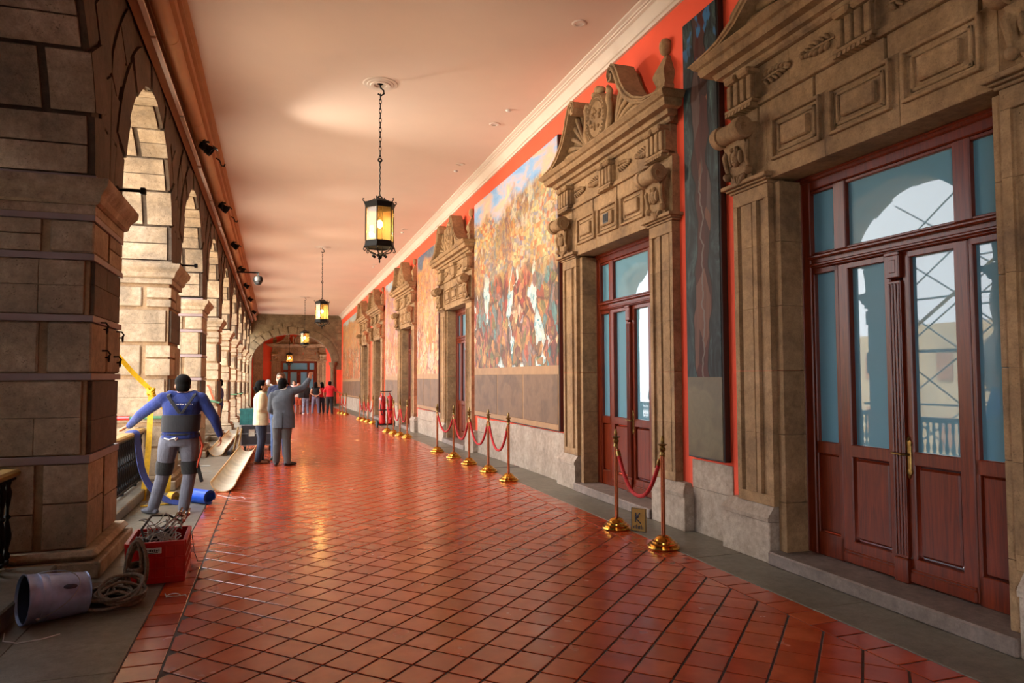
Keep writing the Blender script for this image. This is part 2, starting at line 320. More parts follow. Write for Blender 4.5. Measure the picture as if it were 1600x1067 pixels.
def tag(o,label=None,cat=None,group=None,kind=None):
    if label: o['label']=label
    if cat: o['category']=cat
    if group: o['group']=group
    if kind: o['kind']=kind
    return o
def thing(name,label,cat,loc=(0,0,0),rz=0,group=None):
    o=bpy.data.objects.new(name,None); COL.objects.link(o); o.location=loc; o.rotation_euler=(0,0,rz); return tag(o,label,cat,group)
def copy_tree(o,parent=None):
    c=o.copy(); COL.objects.link(c)
    if parent: c.parent=parent
    for ch in list(o.children): copy_tree(ch,c)
    return c
def arc(c,r,a0,a1,n,sx=1,sy=1): return [(c[0]+r*sx*math.cos(a0+(a1-a0)*i/n),c[1]+r*sy*math.sin(a0+(a1-a0)*i/n)) for i in range(n+1)]
Y0,Y1=-4.5,50.0           # the gallery from the wall behind the camera to the end arch
XL,XR,ZC=-1.5,4.33,6.2    # arcade face, red wall, ceiling

# ------------------------------------------------------------------ floor
floor=part('floor',G().box(-2.56,4.75,Y0,58,-.3,-.006),'grout',cut=True); tag(floor,'gallery floor of glazed red clay tiles laid on the diagonal between stone borders','floor',kind='structure')
S=.2347; OX,OY=.2856,4.70; DA=Vector((math.cos(R(45)),-math.sin(R(45)))); DB=Vector((math.sin(R(45)),math.cos(R(45))))
LX0,LX1,RX0,RX1=-.832,-.598,3.44,3.685; J=.007
def clip(poly,x,keep_less):
    out=[]
    for i in range(len(poly)):
        a,b=poly[i],poly[(i+1)%len(poly)]; ia=(a[0]<=x)==keep_less or a[0]==x; ib=(b[0]<=x)==keep_less or b[0]==x
        if ia: out.append(a)
        if ia!=ib: t=(x-a[0])/(b[0]-a[0]); out.append((x,a[1]+t*(b[1]-a[1])))
    return out
def tilegeo(g,poly,o=(0,0)):
    cx=sum(p[0] for p in poly)/len(poly); cy=sum(p[1] for p in poly)/len(poly); n=len(poly)
    k=lambda p,d:(p[0]+(cx-p[0])*d-o[0],p[1]+(cy-p[1])*d-o[1])
    g.add([(*k(p,0),-.01) for p in poly]+[(*k(p,0),-.0015) for p in poly]+[(*k(p,.03),0) for p in poly],
      [(i,(i+1)%n,n+(i+1)%n,n+i) for i in range(n)]+[(n+i,n+(i+1)%n,2*n+(i+1)%n,2*n+i) for i in range(n)]+[tuple(2*n+i for i in range(n))])
tiles=[]
imax=int((Y1+8)/S)+30
for i in range(-imax,imax):
    for j in range(-imax,imax):
        c=Vector((OX,OY))+DA*(S*(i+.5))+DB*(S*(j+.5))
        if not(LX1-.2<c.x<RX0+.2 and 1.2<c.y<57): continue
        h=S/2-J; poly=[tuple(c+DA*(a*h)+DB*(b*h)) for a,b in((-1,-1),(1,-1),(1,1),(-1,1))]
        full=all(LX1+J<p[0]<RX0-J for p in poly)
        if not full: poly=clip(clip(poly,RX0-J,True),LX1+J,False)
        if len(poly)>=3 and abs(sum(poly[k][0]*poly[(k+1)%len(poly)][1]-poly[(k+1)%len(poly)][0]*poly[k][1] for k in range(len(poly))))>.003: tiles.append((c,poly,full))
for x0,x1 in((LX0,LX1),(RX0,RX1)):
    y=1.4
    while y<57:
        tiles.append((Vector(((x0+x1)/2,y+.118)),[(x0+J,y+J),(x1-J,y+J),(x1-J,y+.236-J),(x0+J,y+.236-J)],False)); y+=.236
def inview(c):
    p=m.inverted()@Vector((c.x,c.y,0)); 
    return p.z<0 and abs(p.x/-p.z)<.74 and abs(p.y/-p.z)<.50
vis=sorted([t for t in tiles if inview(t[0])],key=lambda t:t[0].length)[:300]
ids=set(id(t) for t in vis); shared=None
for c,poly,full in vis:
    if full and shared is not None: link('tile',shared,floor,(c.x,c.y,0)); continue
    g=G(); tilegeo(g,poly,c); o=part('tile',g,'tile',floor,(c.x,c.y,0),smooth=0)
    if full: shared=o.data
g=G()
for t in tiles:
    if id(t) not in ids: tilegeo(g,t[1])
o=link('tile_field',g.mesh('tile_field',MAT['tile'],0,cut=False,weld=False),floor); o['kind']='stuff'
def slabs(x0,x1,ln,jit):
    y=1.2; k=0
    while y<50:
        l=ln*(1+random.uniform(-jit,jit)); xs=[x0,x1] if x1-x0<1.2 else [x0,x0+(x1-x0)*random.uniform(.42,.58),x1]
        for a,b in zip(xs[:-1],xs[1:]):
            part('paving_slab',G().rbox(-(b-a)/2+.002,(b-a)/2-.002,-l/2+.002,l/2-.002,-.04,0,.003),'slab',floor,((a+b)/2,y+l/2,random.uniform(-.0005,.001)))
        y+=l
slabs(-2.43,LX0-.002,1.25,.2); slabs(RX1+.002,4.62,1.6,.15)

# ------------------------------------------------------------------ ceiling, cornices
ceil=part('ceiling',G().box(-1.55,4.6,Y0,Y1+.3,ZC,ZC+.3),'ceil',cut=True); tag(ceil,'flat pale peach plaster ceiling','ceiling',kind='structure')
prof=[(XR,5.91),(4.295,5.91),(4.295,5.955),(4.275,5.962),(4.275,5.985),(4.29,5.995),(4.27,6.05),(4.225,6.105),(4.19,6.12),(4.185,6.135),(4.165,6.137),(4.165,6.162),(4.14,6.168),(4.12,6.18),(4.12,6.2),(XR,6.2)]
t1=part('trim_1',G().prism(prof,'y',Y0,Y1),'white',cut=True,smooth=25); tag(t1,'white moulded cornice above the red wall','cornice',kind='structure')
prof=[(-1.5,5.60),(-1.40,5.60),(-1.40,5.9),(-1.395,5.97),(-1.30,6.0),(-1.22,6.02),(-1.22,6.05),(-1.17,6.07),(-1.15,6.12),(-1.10,6.13),(-1.10,6.16),(-1.05,6.18),(-1.05,6.2),(-1.5,6.2)]
t2=part('trim_2',G().prism(prof,'y',Y0,Y1),'tanmould',cut=True,smooth=25); tag(t2,'tan moulded cornice above the stone arcade','cornice',kind='structure')
o=part('conduit_pipe',G().lathe([(.098,Y0),(.098,12),(.098,Y1-.1)],(-1.265,0,5.83),'y',18),'tanmould'); tag(o,'long tan duct pipe running along the arcade cornice','pipe')
for y in range(0,48,3): part('joint_ring',G().lathe([(.100,-.012),(.104,-.006),(.104,.006),(.100,.012)],(0,0,0),'y',16),'tanmould',o,(-1.265,y+.4,5.83))
st=thing('light_strip','slim pale ledge of strip lights in short lengths under the arcade cornice','light strip',(0,0,0))
y=1.0
while y<48:
    part('strip_length',G().rbox(-.03,.03,-1.28,1.28,-.015,.015,.006),'white',st,(-1.365,y+1.3,5.578)); y+=2.62
def rose():
    return G().lathe([(.0,0),(.09,-.005),(.1,-.03),(.15,-.035),(.16,-.02),(.2,-.02),(.21,-.012),(.26,-.01),(.27,0),(.0,0)],(0,0,0),'z',28)
k=0
for x,y in((3.70,12.04),(3.69,14.5),(3.66,21.2),(3.66,8.2),(3.66,28.0)):
    t=thing('ceiling_downlight',['round recessed downlight in the ceiling, second from the nearer end of the row','round recessed downlight in the ceiling beyond the second lamp of the row','small recessed downlight far along the ceiling row','recessed downlight in the ceiling nearest the camera','faint recessed downlight farthest along the ceiling row'][k],'downlight',(x,y,ZC)); k+=1
    part('trim_ring',G().lathe([(.055,-.001),(.058,-.012),(.085,-.012),(.1,-.001)],(0,0,0),'z',24),'white',t); part('lens',G().lathe([(.0,-.004),(.056,-.004),(.056,-.002),(0,-.002)],(0,0,0),'z',20),'whiteplastic',t)
    s=thing('smoke_detector','tiny white sensor on the ceiling beside downlight number %s from the near end'%['two','three','four','one','five'][k-1],'sensor',(x+.02,y-.72 if y<13 else y+.5,ZC)); part('sensor_body',G().lathe([(.045,0),(.045,-.012),(.03,-.03),(0,-.032)],(0,0,0),'z',14),'whiteplastic',s)

# ------------------------------------------------------------------ right wall with plinth
DOORS=[4.24,8.58,17.22,24.25,31.4,35.9]
wr=G(); ys=[Y0]
for d in DOORS: ys+=[d-1.15,d+1.15]
ys.append(Y1)
for i in range(0,len(ys),2): wr.box(XR,XR+.9,ys[i],ys[i+1],0,3.6)
wr.box(XR,XR+.9,Y0,Y1,3.6,ZC)
wr=part('wall_right',wr,'red',cut=True); tag(wr,'tall bright red plaster wall hung with paintings','wall',kind='structure')
for i in range(len(ys)//2):
    a=ys[2*i]+(.66 if i else 0); b=ys[2*i+1]-(.66 if 2*i+2<len(ys) else 0); n=max(1,round((b-a)/1.15)); l=(b-a)/n
    zt=.775 if i<3 else .74
    for k in range(n):
        rows=((0,zt-.3),(zt-.3,zt)) if random.random()<.7 else ((0,zt),)
        for z0,z1 in rows:
            part('plinth_stone',G().rbox(-.02,.06,-l/2+.0015,l/2-.0015,z0+.0015,z1-.0015,.004),'plinth',wr,(4.335,a+l*(k+.5),0))
# wall behind the camera and boards and sheet added to dim the near pier
wb=part('wall_back',G().box(-2.6,5.3,Y0-.3,Y0,0,ZC),'portal'); tag(wb,'stone wall closing the gallery behind the viewer','wall',kind='structure')
hb=thing('hoarding','low dark boarded hoarding with grey sheeting above, closing the nearest arches','hoarding',(-2.47,2.2,0))
for k in range(13): part('board',G().rbox(-.02,.02,-.148,.148,0,1.25,.006),'darkgrey',hb,(-.03,.95+k*.3,0))
part('sheeting',G().box(-.004,.004,1.0,4.7,1.2,5.9),'sheet',hb,smooth=0)
for k in range(13): part('tall_board',G().rbox(-.02,.02,-.148,.148,0,5.9,.006),'darkgrey',hb,(-.03,-3.9+k*.3,0))
# ------------------------------------------------------------------ arcade: piers and arches
PW0,PW1,PL=-2.32,-1.50,1.2; PER=4.85; RAD=(PER-PL)/2; ZS=3.43
wl=bpy.data.objects.new('wall_left',None); COL.objects.link(wl); tag(wl,'arcade of rusticated stone piers and round arches','wall',kind='structure')
cxm=-1.866
COURSES=[('A',.235,.945),('B',1.02,1.65),('A',1.715,2.155),('B',2.218,2.688),('A',2.75,3.03)]
def split(a,b,n,j):
    c=[a]+[a+(b-a)*(k+1)/n+random.uniform(-.08,.08)*(b-a) for k in range(n-1)]+[b]
    return [(c[i]+(j if i else 0),c[i+1]-(j if i<n-1 else 0)) for i in range(n)]
def stone_(p,x0,x1,y0,y1,z0,z1,c=.012,mt='pier'):
    cx,cy,cz=(x0+x1)/2,(y0+y1)/2,(z0+z1)/2
    part('stone',G().rbox(x0-cx,x1-cx,y0-cy,y1-cy,z0-cz,z1-cz,c),mt,p,(cx,cy,cz))
def pier(y,bands,detail):
    core=G().box(PW0+.035,PW1-.035,.035,PL-.035,0,ZS)
    p=part('pillar',core,'joint',wl,(0,y,0))
    X0,X1=PW0,PW1
    # base
    p0=G().rbox(X0-.1,X1+.13,-.13,PL+.13,0,.14,.012); part('base_block',p0,'pier',p)
    part('base_moulding',G().rbox(X0-.08,X1+.10,-.10,PL+.10,.142,.222,.035),'pier',p)
    for ty,z0,z1 in COURSES:
        gp=.004 if bands else .014; z0-=(0 if bands else .022); z1+=(0 if bands else .012)
        if ty=='A':
            for a,b in((X0,cxm-.034),(cxm+.034,X1)):
                for c,d in((0,PL/2-.034),(PL/2+.034,PL)):
                    zz=[(z0,z1)]
                    if detail and random.random()<(.9 if z1-z0>.5 else .4): zz=split(z0,z1,2,.0008)
                    for e,f in zz: stone_(p,a,b,c,d,e+gp,f-gp,.014 if len(zz)==1 else .004)
        else:
            i=.07
            def face(fx):
                rows=split(z0+gp,z1-gp,2,.0008) if detail and z1-z0>.4 else [(z0+gp,z1-gp)]
                for e,f in rows:
                    cols=split(0,1,random.choice((1,2,2)) if detail else 1,.0015)
                    for u0,u1 in cols: fx(u0,u1,e,f)
            face(lambda u0,u1,e,f: stone_(p,X0+i+(X1-X0-2*i)*u0,X0+i+(X1-X0-2*i)*u1,0,.1,e,f,.005))
            face(lambda u0,u1,e,f: stone_(p,X0+i+(X1-X0-2*i)*u0,X0+i+(X1-X0-2*i)*u1,PL-.1,PL,e,f,.010))
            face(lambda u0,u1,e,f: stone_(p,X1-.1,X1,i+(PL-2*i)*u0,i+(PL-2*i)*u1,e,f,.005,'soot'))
            face(lambda u0,u1,e,f: stone_(p,X0,X0+.1,i+(PL-2*i)*u0,i+(PL-2*i)*u1,e,f,.010))
    bz=[(.948,1.012),(1.655,1.712),(2.158,2.214),(2.69,2.746),(3.032,3.085),(3.385,3.43)]
    if bands:
        for z0,z1 in bz: part('metal_band',G().rbox(X0-.008,X1+.008,-.008,PL+.008,z0,z1,.003),'band',p)
    # capital : stacked mouldings
    part('capital_neck',G().rbox(X0-.01,X1+.01,-.01,PL+.01,3.086,3.17,.006),'pier',p)
    g=G()
    outs=[(3.17,.02),(3.19,.045),(3.215,.05),(3.25,.06),(3.30,.10),(3.32,.115),(3.335,.12),(3.385,.125)]
    vs=[];f=[]
    for z,o_ in outs: vs+=[(X0-o_,-o_,z),(X1+o_,-o_,z),(X1+o_,PL+o_,z),(X0-o_,PL+o_,z)]
    for k in range(len(outs)-1): f+=[(4*k+i_,4*k+(i_+1)%4,4*k+4+(i_+1)%4,4*k+4+i_) for i_ in range(4)]
    f+=[(3,2,1,0),tuple(4*(len(outs)-1)+i_ for i_ in range(4))]
    g.add(vs,f); part('capital',g,'pier',p,smooth=20)
    if not bands: part('capital_top',G().rbox(X0-.005,X1+.005,-.005,PL+.005,3.385,3.43,.004),'pier',p)
    return p
def arch(y):
    """bay whose opening starts at y (far side of a pier) : wall above with its arch stones"""
    n=28; cy=RAD; prof=arc((cy,ZS),RAD+.035,math.pi,0,n)
    out=[(p[0],5.75) for p in prof]
    g=G(); 
    g.strip(out,prof,'x',PW0+.035,PW1-.035)
    g.box(PW0+.035,PW1-.035,-PL/2,-.035,ZS,5.75); g.box(PW0+.035,PW1-.035,2*RAD+.035,2*RAD+PL/2,ZS,5.75); g.box(PW0+.035,PW1-.035,-PL/2,2*RAD+PL/2,5.75,ZC)
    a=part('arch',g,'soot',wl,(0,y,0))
    K=11
    for k in range(K):
        t0=math.pi*(1-k/K)-.010; t1=math.pi*(1-(k+1)/K)+.010
        if k%2==0: xs=[(PW0+.07,PW1-.07,0)]
        else: xs=[(PW0,cxm-.034,0),(cxm+.034,PW1,0)]
        lead=.40+.06*(k%2)
        for x0,x1,_ in xs:
            for s0,s1 in ([(t0,t1)] if random.random()<.5 else [(t0,(t0+t1)/2+.004),((t0+t1)/2-.004,t1)]):
                ii=arc((cy,ZS),RAD,s0,s1,3); oo=arc((cy,ZS),RAD+.3,s0,s1,3); part('voussoir',G().strip(oo,ii,'x',x0,x1),'pier',a,smooth=20)
        # face stones towards the gallery
        ii=arc((cy,ZS),RAD+.014 if k%2 else RAD+.02,t0,t1,3); top=[]
        for p_ in arc((cy,ZS),RAD+lead,t0,t1,3): top.append((p_[0],min(p_[1],5.56)))
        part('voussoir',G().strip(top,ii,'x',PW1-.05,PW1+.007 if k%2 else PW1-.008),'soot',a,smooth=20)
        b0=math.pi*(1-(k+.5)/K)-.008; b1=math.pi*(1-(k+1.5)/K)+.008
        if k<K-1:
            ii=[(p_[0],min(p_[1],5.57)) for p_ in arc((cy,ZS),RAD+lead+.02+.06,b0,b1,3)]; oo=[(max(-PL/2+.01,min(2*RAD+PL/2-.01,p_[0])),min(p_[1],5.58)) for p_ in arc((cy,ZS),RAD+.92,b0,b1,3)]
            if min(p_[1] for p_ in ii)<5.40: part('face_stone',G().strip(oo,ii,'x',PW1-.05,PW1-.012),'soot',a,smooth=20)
    for side in (-1,1):
        for z0,z1 in((3.46,3.95),(3.97,4.45)):
            yy0,yy1=(-PL/2+.01,-.30) if side<0 else (2*RAD+.30,2*RAD+PL/2-.01)
            if z0>3.9: yy0,yy1=(-PL/2+.01,-.22) if side<0 else (2*RAD+.22,2*RAD+PL/2-.01)
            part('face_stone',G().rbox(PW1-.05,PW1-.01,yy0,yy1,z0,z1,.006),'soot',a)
    return a
PY=[6.95+PER*k for k in range(-1,9)]
protoA=pier(PY[1],True,True); protoB=pier(PY[2],False,True)
for k,y in enumerate(PY):
    if k in(1,2): continue
    c=copy_tree(protoA if k==3 or k==0 else protoB,wl); c.location=(0,y,0)
a0=arch(PY[1]-PER+PL); 
for k,y in enumerate(PY):
    if k==0: continue
    c=copy_tree(a0,wl); c.location=(0,y+PL,0)
c=copy_tree(a0,wl); c.location=(0,PY[0]-PER+PL,0)
# curb under the railings
for k in range(0,4):
    part('curb_stone',G().rbox(-2.05,-1.68,PY[k]+PL+.13,PY[k]+PER-.13,0,.14,.012),'slab',wl)

# ------------------------------------------------------------------ outside: court, opposite building
gr=part('courtyard_ground',G().box(-60,-2.45,-30,90,-6.4,-6.2),plain('court_paving','#c9bda6',.8,var=.1,scale=.5)); tag(gr,'pale paved courtyard floor a storey below','ground',kind='structure')
part('storey_wall',G().box(-2.6,-2.45,-30,90,-6.2,-.006),'joint',gr)
opp=G().box(-46,-44,-30,90,-6.2,6); ow=part('wall_opposite',opp,plain('far_facade','#cdb894',.85,var=.1,scale=.3)); tag(ow,'pale stone building across the courtyard','wall',kind='structure')
for k in range(16):
    for z in(-4.5,1.2): part('shutter_opening',G().rbox(-.15,.15,-.7,.7,0,2.6,.05),'tanmould',ow,(-43.95,-20+k*6.5,z))
rf=part('roof',G().box(-2.45,10,-30,90,ZC+.3,ZC+1.4),'joint'); tag(rf,'flat roof over the gallery','roof',kind='structure')
# ------------------------------------------------------------------ carved stone portal (local: +x into the wall, y along it, z up; origin on its face at the floor)
def mir(poly,s): return [(s*a,b) for a,b in poly]
def portal():
    t=thing('stone_portal','','portal',(0,0,0))
    P=lambda n,g,s=30,mt='portal': part(n,g,mt,t,smooth=s)
    P('doorstep',G().rbox(-.03,.45,-1.12,1.12,0,.116,.012),0,'step')
    zs=[.55,1.15,1.72,2.3,2.88,3.43]
    for s in(-1,1):
        a,b=(1.12,1.83); y0,y1=(s*a,s*b) if s>0 else (s*b,s*a)
        P('pedestal',G().rbox(-.0,.2,y0,y1,0,.365,.006),0,'plinth')
        g=G()
        outs=[(.366,.0),(.40,.0),(.425,-.012),(.445,-.03),(.47,-.045),(.505,-.07)]
        vs=[];f=[]
        for z,o in outs: 
            yy0,yy1=(y0-0*o,y1+o) if s>0 else (y0-o,y1)
            vs+=[(-.005-o-.01,yy0,z),(.2,yy0,z),(.2,yy1,z),(-.005-o-.01,yy1,z)]
        for k in range(len(outs)-1): f+=[(4*k+i,4*k+(i+1)%4,4*k+4+(i+1)%4,4*k+4+i) for i in range(4)]
        f+=[(3,2,1,0),tuple(4*(len(outs)-1)+i for i in range(4))]
        g.add(vs,f); P('pedestal_moulding',g,25,'plinth')
        # pilaster of stacked stones with a sunk double frame
        pr=[(1.09,.03),(1.155,.03),(1.155,.055),(1.165,.06),(1.255,.06),(1.262,.03),(1.325,.035),(1.332,.075),(1.345,.075),(1.352,.045),(1.505,.045),(1.512,.075),(1.54,.075),(1.545,.03),(1.605,.03),(1.605,.3),(1.09,.3)]
        for z0,z1 in zip(zs[:-1],zs[1:]):
            lo,hi=z0+.0015,z1-.0015
            if z0==zs[0]: P('pilaster_stone',G().rbox(.028,.3,*sorted((s*1.09,s*1.605)),.505,.60,.004),0); lo=.6
            if z1==zs[-1]: P('pilaster_stone',G().rbox(.028,.3,*sorted((s*1.09,s*1.605)),3.30,3.43,.004),0); hi=3.298
            P('pilaster_stone',G().prism([(x,s*y) for y,x in pr],'z',lo,hi),20)
            P('jamb_strip',G().rbox(.085,.3,*sorted((s*1.0,s*1.088)),z0+.0015,z1-.0015,.004),0)
            P('reveal_stone',G().rbox(.30,.52,*sorted((s*1.0,s*1.1)),z0+.0015,z1-.0015,.003),0)
        P('reveal_stone',G().rbox(.085,.52,*sorted((s*1.0,s*1.1)),.118,.548,.003),0)
        # capital under the console
        g=G(); 
        for z0,z1,o in((3.432,3.455,.02),(3.457,3.475,.05),(3.477,3.515,.085)): g.rbox(.03-o,.2,*sorted((s*(1.08-o*.6),s*(1.62+o*.8))),z0,z1,.006)
        P('capital_moulding',g,20)
        # console bracket
        cy=s*1.40; g=G()
        g.prism([(.08,3.52),(-.02,3.52),(-.05,3.60),(-.055,3.70),(-.075,3.80),(-.12,3.90),(-.14,4.02),(.08,4.05)],'y',cy-.16,cy+.16)
        P('console_body',g,30)
        g=G(); g.lathe([(.098,-.21),(.105,-.20),(.105,-.12),(.09,-.11),(.085,0),(.09,.11),(.105,.12),(.105,.20),(.098,.21)],(-.13,cy,3.965),'y',18)
        for e in(-1,1):
            pts=[(-.13+.02*math.cos(a)*a*.72,cy+e*.213,3.965+.02*math.sin(a)*a*.72) for a in [x*.45 for x in range(1,15)]]
            g.tube(pts,.009,5)
        P('console_scroll',g,40)
        g=G()
        for e in(-1,1):
            g.tube([(-.06,cy+e*.15,3.86),(-.085,cy+e*.17,3.78),(-.075,cy+e*.155,3.68),(-.05,cy+e*.16,3.60)],[.02,.026,.022,.016],7); g.ell((-.06,cy+e*.155,3.585),(.05,.042,.042),9,6)
        g.ell((-.075,cy,3.73),(.045,.06,.085),10,7); g.ell((-.11,cy,3.72),(.014,.014,.03),7,5); g.ell((-.1,cy,3.685),(.02,.032,.01),7,5)
        for e in(-1,1): g.ell((-.105,cy+e*.024,3.745),(.014,.016,.012),7,5); g.ell((-.08,cy+e*.07,3.73),(.03,.022,.07),7,5); g.ell((-.095,cy+e*.035,3.81),(.03,.03,.03),7,5)
        P('carved_mask',g,50)
        g=G()
        for k in range(5):
            a=(k-2)*.38; g.ell((-.045,cy+math.sin(a)*.10,3.575-.05*math.cos(a)),(.035,.02,.055),7,5,Matrix.Rotation(-a,3,'X'))
        P('carved_leaf',g,50)
        # triglyph above the console
    for yc,w in((0,.38),(1.37,.40),(-1.37,.40)):
        o=-.05 if yc else -.02
        g=G().rbox(o+.03,.2,yc-w/2,yc+w/2,4.245,4.47,.004)
        for k in range(4):
            yy=yc-w/2+w*(k+.5)/4; g.rbox(o-.012,o+.04,yy-w*.085,yy+w*.085,4.25,4.468,.008)
        P('triglyph',g,20)
        g=G()
        for k in(-1,1):
            g.rbox(o-.05,.1,yc+k*w*.25-w*.22,yc+k*w*.25+w*.22,4.475,4.545,.02)
        P('triglyph_cap',g,30)
        g=G().rbox(o-.02,.1,yc-w/2-.01,yc+w/2+.01,4.205,4.235,.005)
        for k in range(8): yy=yc-w/2+w*(k+.5)/8; g.prism([(o-.022,4.2),(.05,4.2),(.05,4.165),(o-.028,4.165)],'y',yy-w*.045,yy+w*.045)
        P('guttae',g,20)
    # lintel course with three sunk panels
    edges=[-1.62,-1.1,-.36,.37,1.09,1.62]
    for a,b in zip(edges[:-1],edges[1:]):
        P('lintel_stone',G().rbox(.03,.52,a+.001,b-.001,3.455,3.99,.004),0)
        P('architrave_stone',G().rbox(.035,.3,a+.13,min(b+.1,1.62),3.993,4.17,.004) if a>-1.2 else G().rbox(.035,.3,a,b+.1,3.993,4.17,.004),0)
    for yc in(-.70,.0,.70):
        g=G()
        for w,h,x in((.30,.19,-.006),(.235,.135,.012)):
            z=3.79; o=.028
            g.rbox(x,.06,yc-w,yc+w,z+h-o,z+h,.006).rbox(x,.06,yc-w,yc+w,z-h,z-h+o,.006).rbox(x,.06,yc-w,yc-w+o,z-h,z+h,.006).rbox(x,.06,yc+w-o,yc+w,z-h,z+h,.006)
        P('panel_frame',g,20)
        P('panel_boss',G().rbox(-.012,.06,yc-.165,yc+.165,3.79-.085,3.79+.085,.012),20)
    # mouldings, frieze, leaf reliefs, cornice
    P('moulding',G().rbox(-.0,.3,-1.6,1.6,4.172,4.2,.006).rbox(.012,.3,-1.58,1.58,4.2,4.235,.004),20)
    for a,b in((-1.57,-.8),(-.799,0),(.001,.8),(.801,1.57)): P('frieze_stone',G().rbox(.05,.3,a,b,4.237,4.55,.003),0)
    for yc in(-.98,-.42,.42,.98):
        g=G(); sg=(1 if yc>0 else -1)*(1 if abs(yc)<.6 else -1)
        g.tube([(.04,yc-sg*.17,4.395),(.03,yc,4.395),(.035,yc+sg*.15,4.395)],[.010,.014,.008],6)
        for k in range(6):
            yy=yc+sg*(-.13+.052*k); l=.085-.007*abs(k-2)
            for e in(-1,1):
                th=R(38+7*k); d=Vector((0,sg*math.sin(th),e*math.cos(th))); c=Vector((.032,yy,4.395))+d*l*.75
                g.ell(c,(.030,l*.55,.017),7,5,Matrix.Rotation(math.atan2(d.z,d.y),3,'X'))
        g.ell((.03,yc+sg*.19,4.395),(.03,.035,.022),7,5); P('leaf_carving',g,50)
    outs=[(4.553,.02),(4.575,.04),(4.60,.05),(4.605,.10),(4.655,.12),(4.66,.20),(4.70,.22),(4.735,.22),(4.745,.25),(4.79,.285),(4.80,.285)]
    seg=[-1.62,-.92,-.2,.5,1.12,1.62]
    P('cornice_core',G().box(.03,.3,-1.6,1.6,4.55,4.8),0)
    for a,b in zip(seg[:-1],seg[1:]):
        pr=[(.3,4.553)]+[(.03-o,z) for z,o in outs]+[(.3,4.80)]
        g=G(); e0=a==seg[0]; e1=b==seg[-1]
        vs=[];f=[]
        for z,o in outs:
            y0=a-(o if e0 else -.001); y1=b+(o if e1 else -.001); vs+=[(.03-o,y0,z),(.04,y0,z),(.04,y1,z),(.03-o,y1,z)]
        for k in range(len(outs)-1): f+=[(4*k+i,4*k+(i+1)%4,4*k+4+(i+1)%4,4*k+4+i) for i in range(4)]
        f+=[(3,2,1,0),tuple(4*(len(outs)-1)+i for i in range(4))]
        g.add(vs,f); P('cornice_stone',g,15)
    # broken pediment
    for s in(-1,1):
        cv=[(1.93,4.80),(1.70,4.825),(1.45,4.875),(1.22,4.97),(1.03,5.11),(.90,5.28),(.82,5.44),(.74,5.56),(.645,5.605),(.555,5.565),(.525,5.47),(.565,5.39),(.635,5.385),(.67,5.44),(.635,5.49)]
        th=[.012,.05,.075,.09,.10,.105,.105,.10,.09,.08,.07,.06,.05,.04,.03]
        inn=[]
        for i,p in enumerate(cv):
            q0=Vector(cv[max(i-1,0)]); q1=Vector(cv[min(i+1,len(cv)-1)]); d=(q1-q0).normalized(); n=Vector((-d.y,d.x)); 
            inn.append((p[0]+n.x*th[i],max(4.801,p[1]+n.y*th[i])))
        P('scroll_pediment',G().strip(mir(cv,s),mir(inn,s),'x',-.24,.04),35)
        mid=[((a[0]+b[0])/2,(a[1]+b[1])/2) for a,b in zip(cv,inn)]
        g=G(); g.tube([(-.245,s*p[0],p[1]) for p in mid[:12]],[.008+.5*t*.22 for t in th[:12]],6); P('scroll_fillet',g,50)
        fan=[(.40,4.803)]+[(max(.40,p[0]-.02),p[1]) for p in inn[1:8]]
        fan=[p for p in fan]; g=G().prism(mir([(.40,4.801),(1.62,4.801),(1.42,4.85),(1.18,4.93),(.98,5.06),(.84,5.24),(.76,5.40),(.70,5.5),(.62,5.36),(.5,5.0)],s),'x',-.06,.18); P('shell_back',g,0)
        g=G()
        for k,pt in enumerate(((1.45,4.86),(1.24,4.92),(1.06,5.02),(.93,5.15),(.84,5.29),(.77,5.42))):
            b0=Vector((.44,4.87)); e=Vector(pt); pts=[]; rs=[]
            for q in range(5):
                u=q/4; p_=b0.lerp(e,u); pts.append((-.07-.03*math.sin(math.pi*u),s*p_.x,p_.y+.05*math.sin(math.pi*u)*(k/5))); rs.append(.014+.034*u)
            g.tube(pts,rs,8)
        P('shell_rib',g,50)
        g=G(); g.lathe([(.03,-.02),(.065,-.015),(.07,.05),(.03,.06)],(-.07,s*.41,4.88),'x',14); g.lathe([(.02,-.04),(.035,-.03),(.03,0)],(-.07,s*.41,4.88),'x',10); P('shell_volute',g,40)
        yc=s*1.42
        g=G()
        vs=[];f=[]
        for z,h in((4.83,.13),(4.98,.13),(5.0,.15),(5.03,.15),(5.06,.13),(5.16,.17),(5.20,.165),(5.40,.055),(5.41,.04)): vs+=[(.16-h*.85-.03,yc-h*.75,z),(.18,yc-h*.75,z),(.18,yc+h*.75,z),(.16-h*.85-.03,yc+h*.75,z)]
        for k in range(8): f+=[(4*k+i,4*k+(i+1)%4,4*k+4+(i+1)%4,4*k+4+i) for i in range(4)]
        f+=[(3,2,1,0),(32,33,34,35)]; g.add(vs,f); P('obelisk',g,20)
        P('obelisk_ball',G().lathe([(.02,5.405),(.06,5.44),(.075,5.50),(.07,5.56),(.045,5.60),(.0,5.61)],(.09,yc,0),'z',14),50)
    # cartouche
    g=G(); g.lathe([(.0,-.10),(.22,-.085),(.23,-.055),(.255,-.10),(.30,-.10),(.32,-.06),(.32,.2),(.0,.2)],(-.06,0,5.13),'x',28,.95,1.08); P('cartouche',g,40)
    g=G()
    for k in range(36):
        a=2*math.pi*k/36; g.ell((-.16,.263*math.cos(a),5.13+.30*math.sin(a)),(.018,.018,.018),6,4)
    P('cartouche_beads',g,60)
    random.seed(11); g=G()
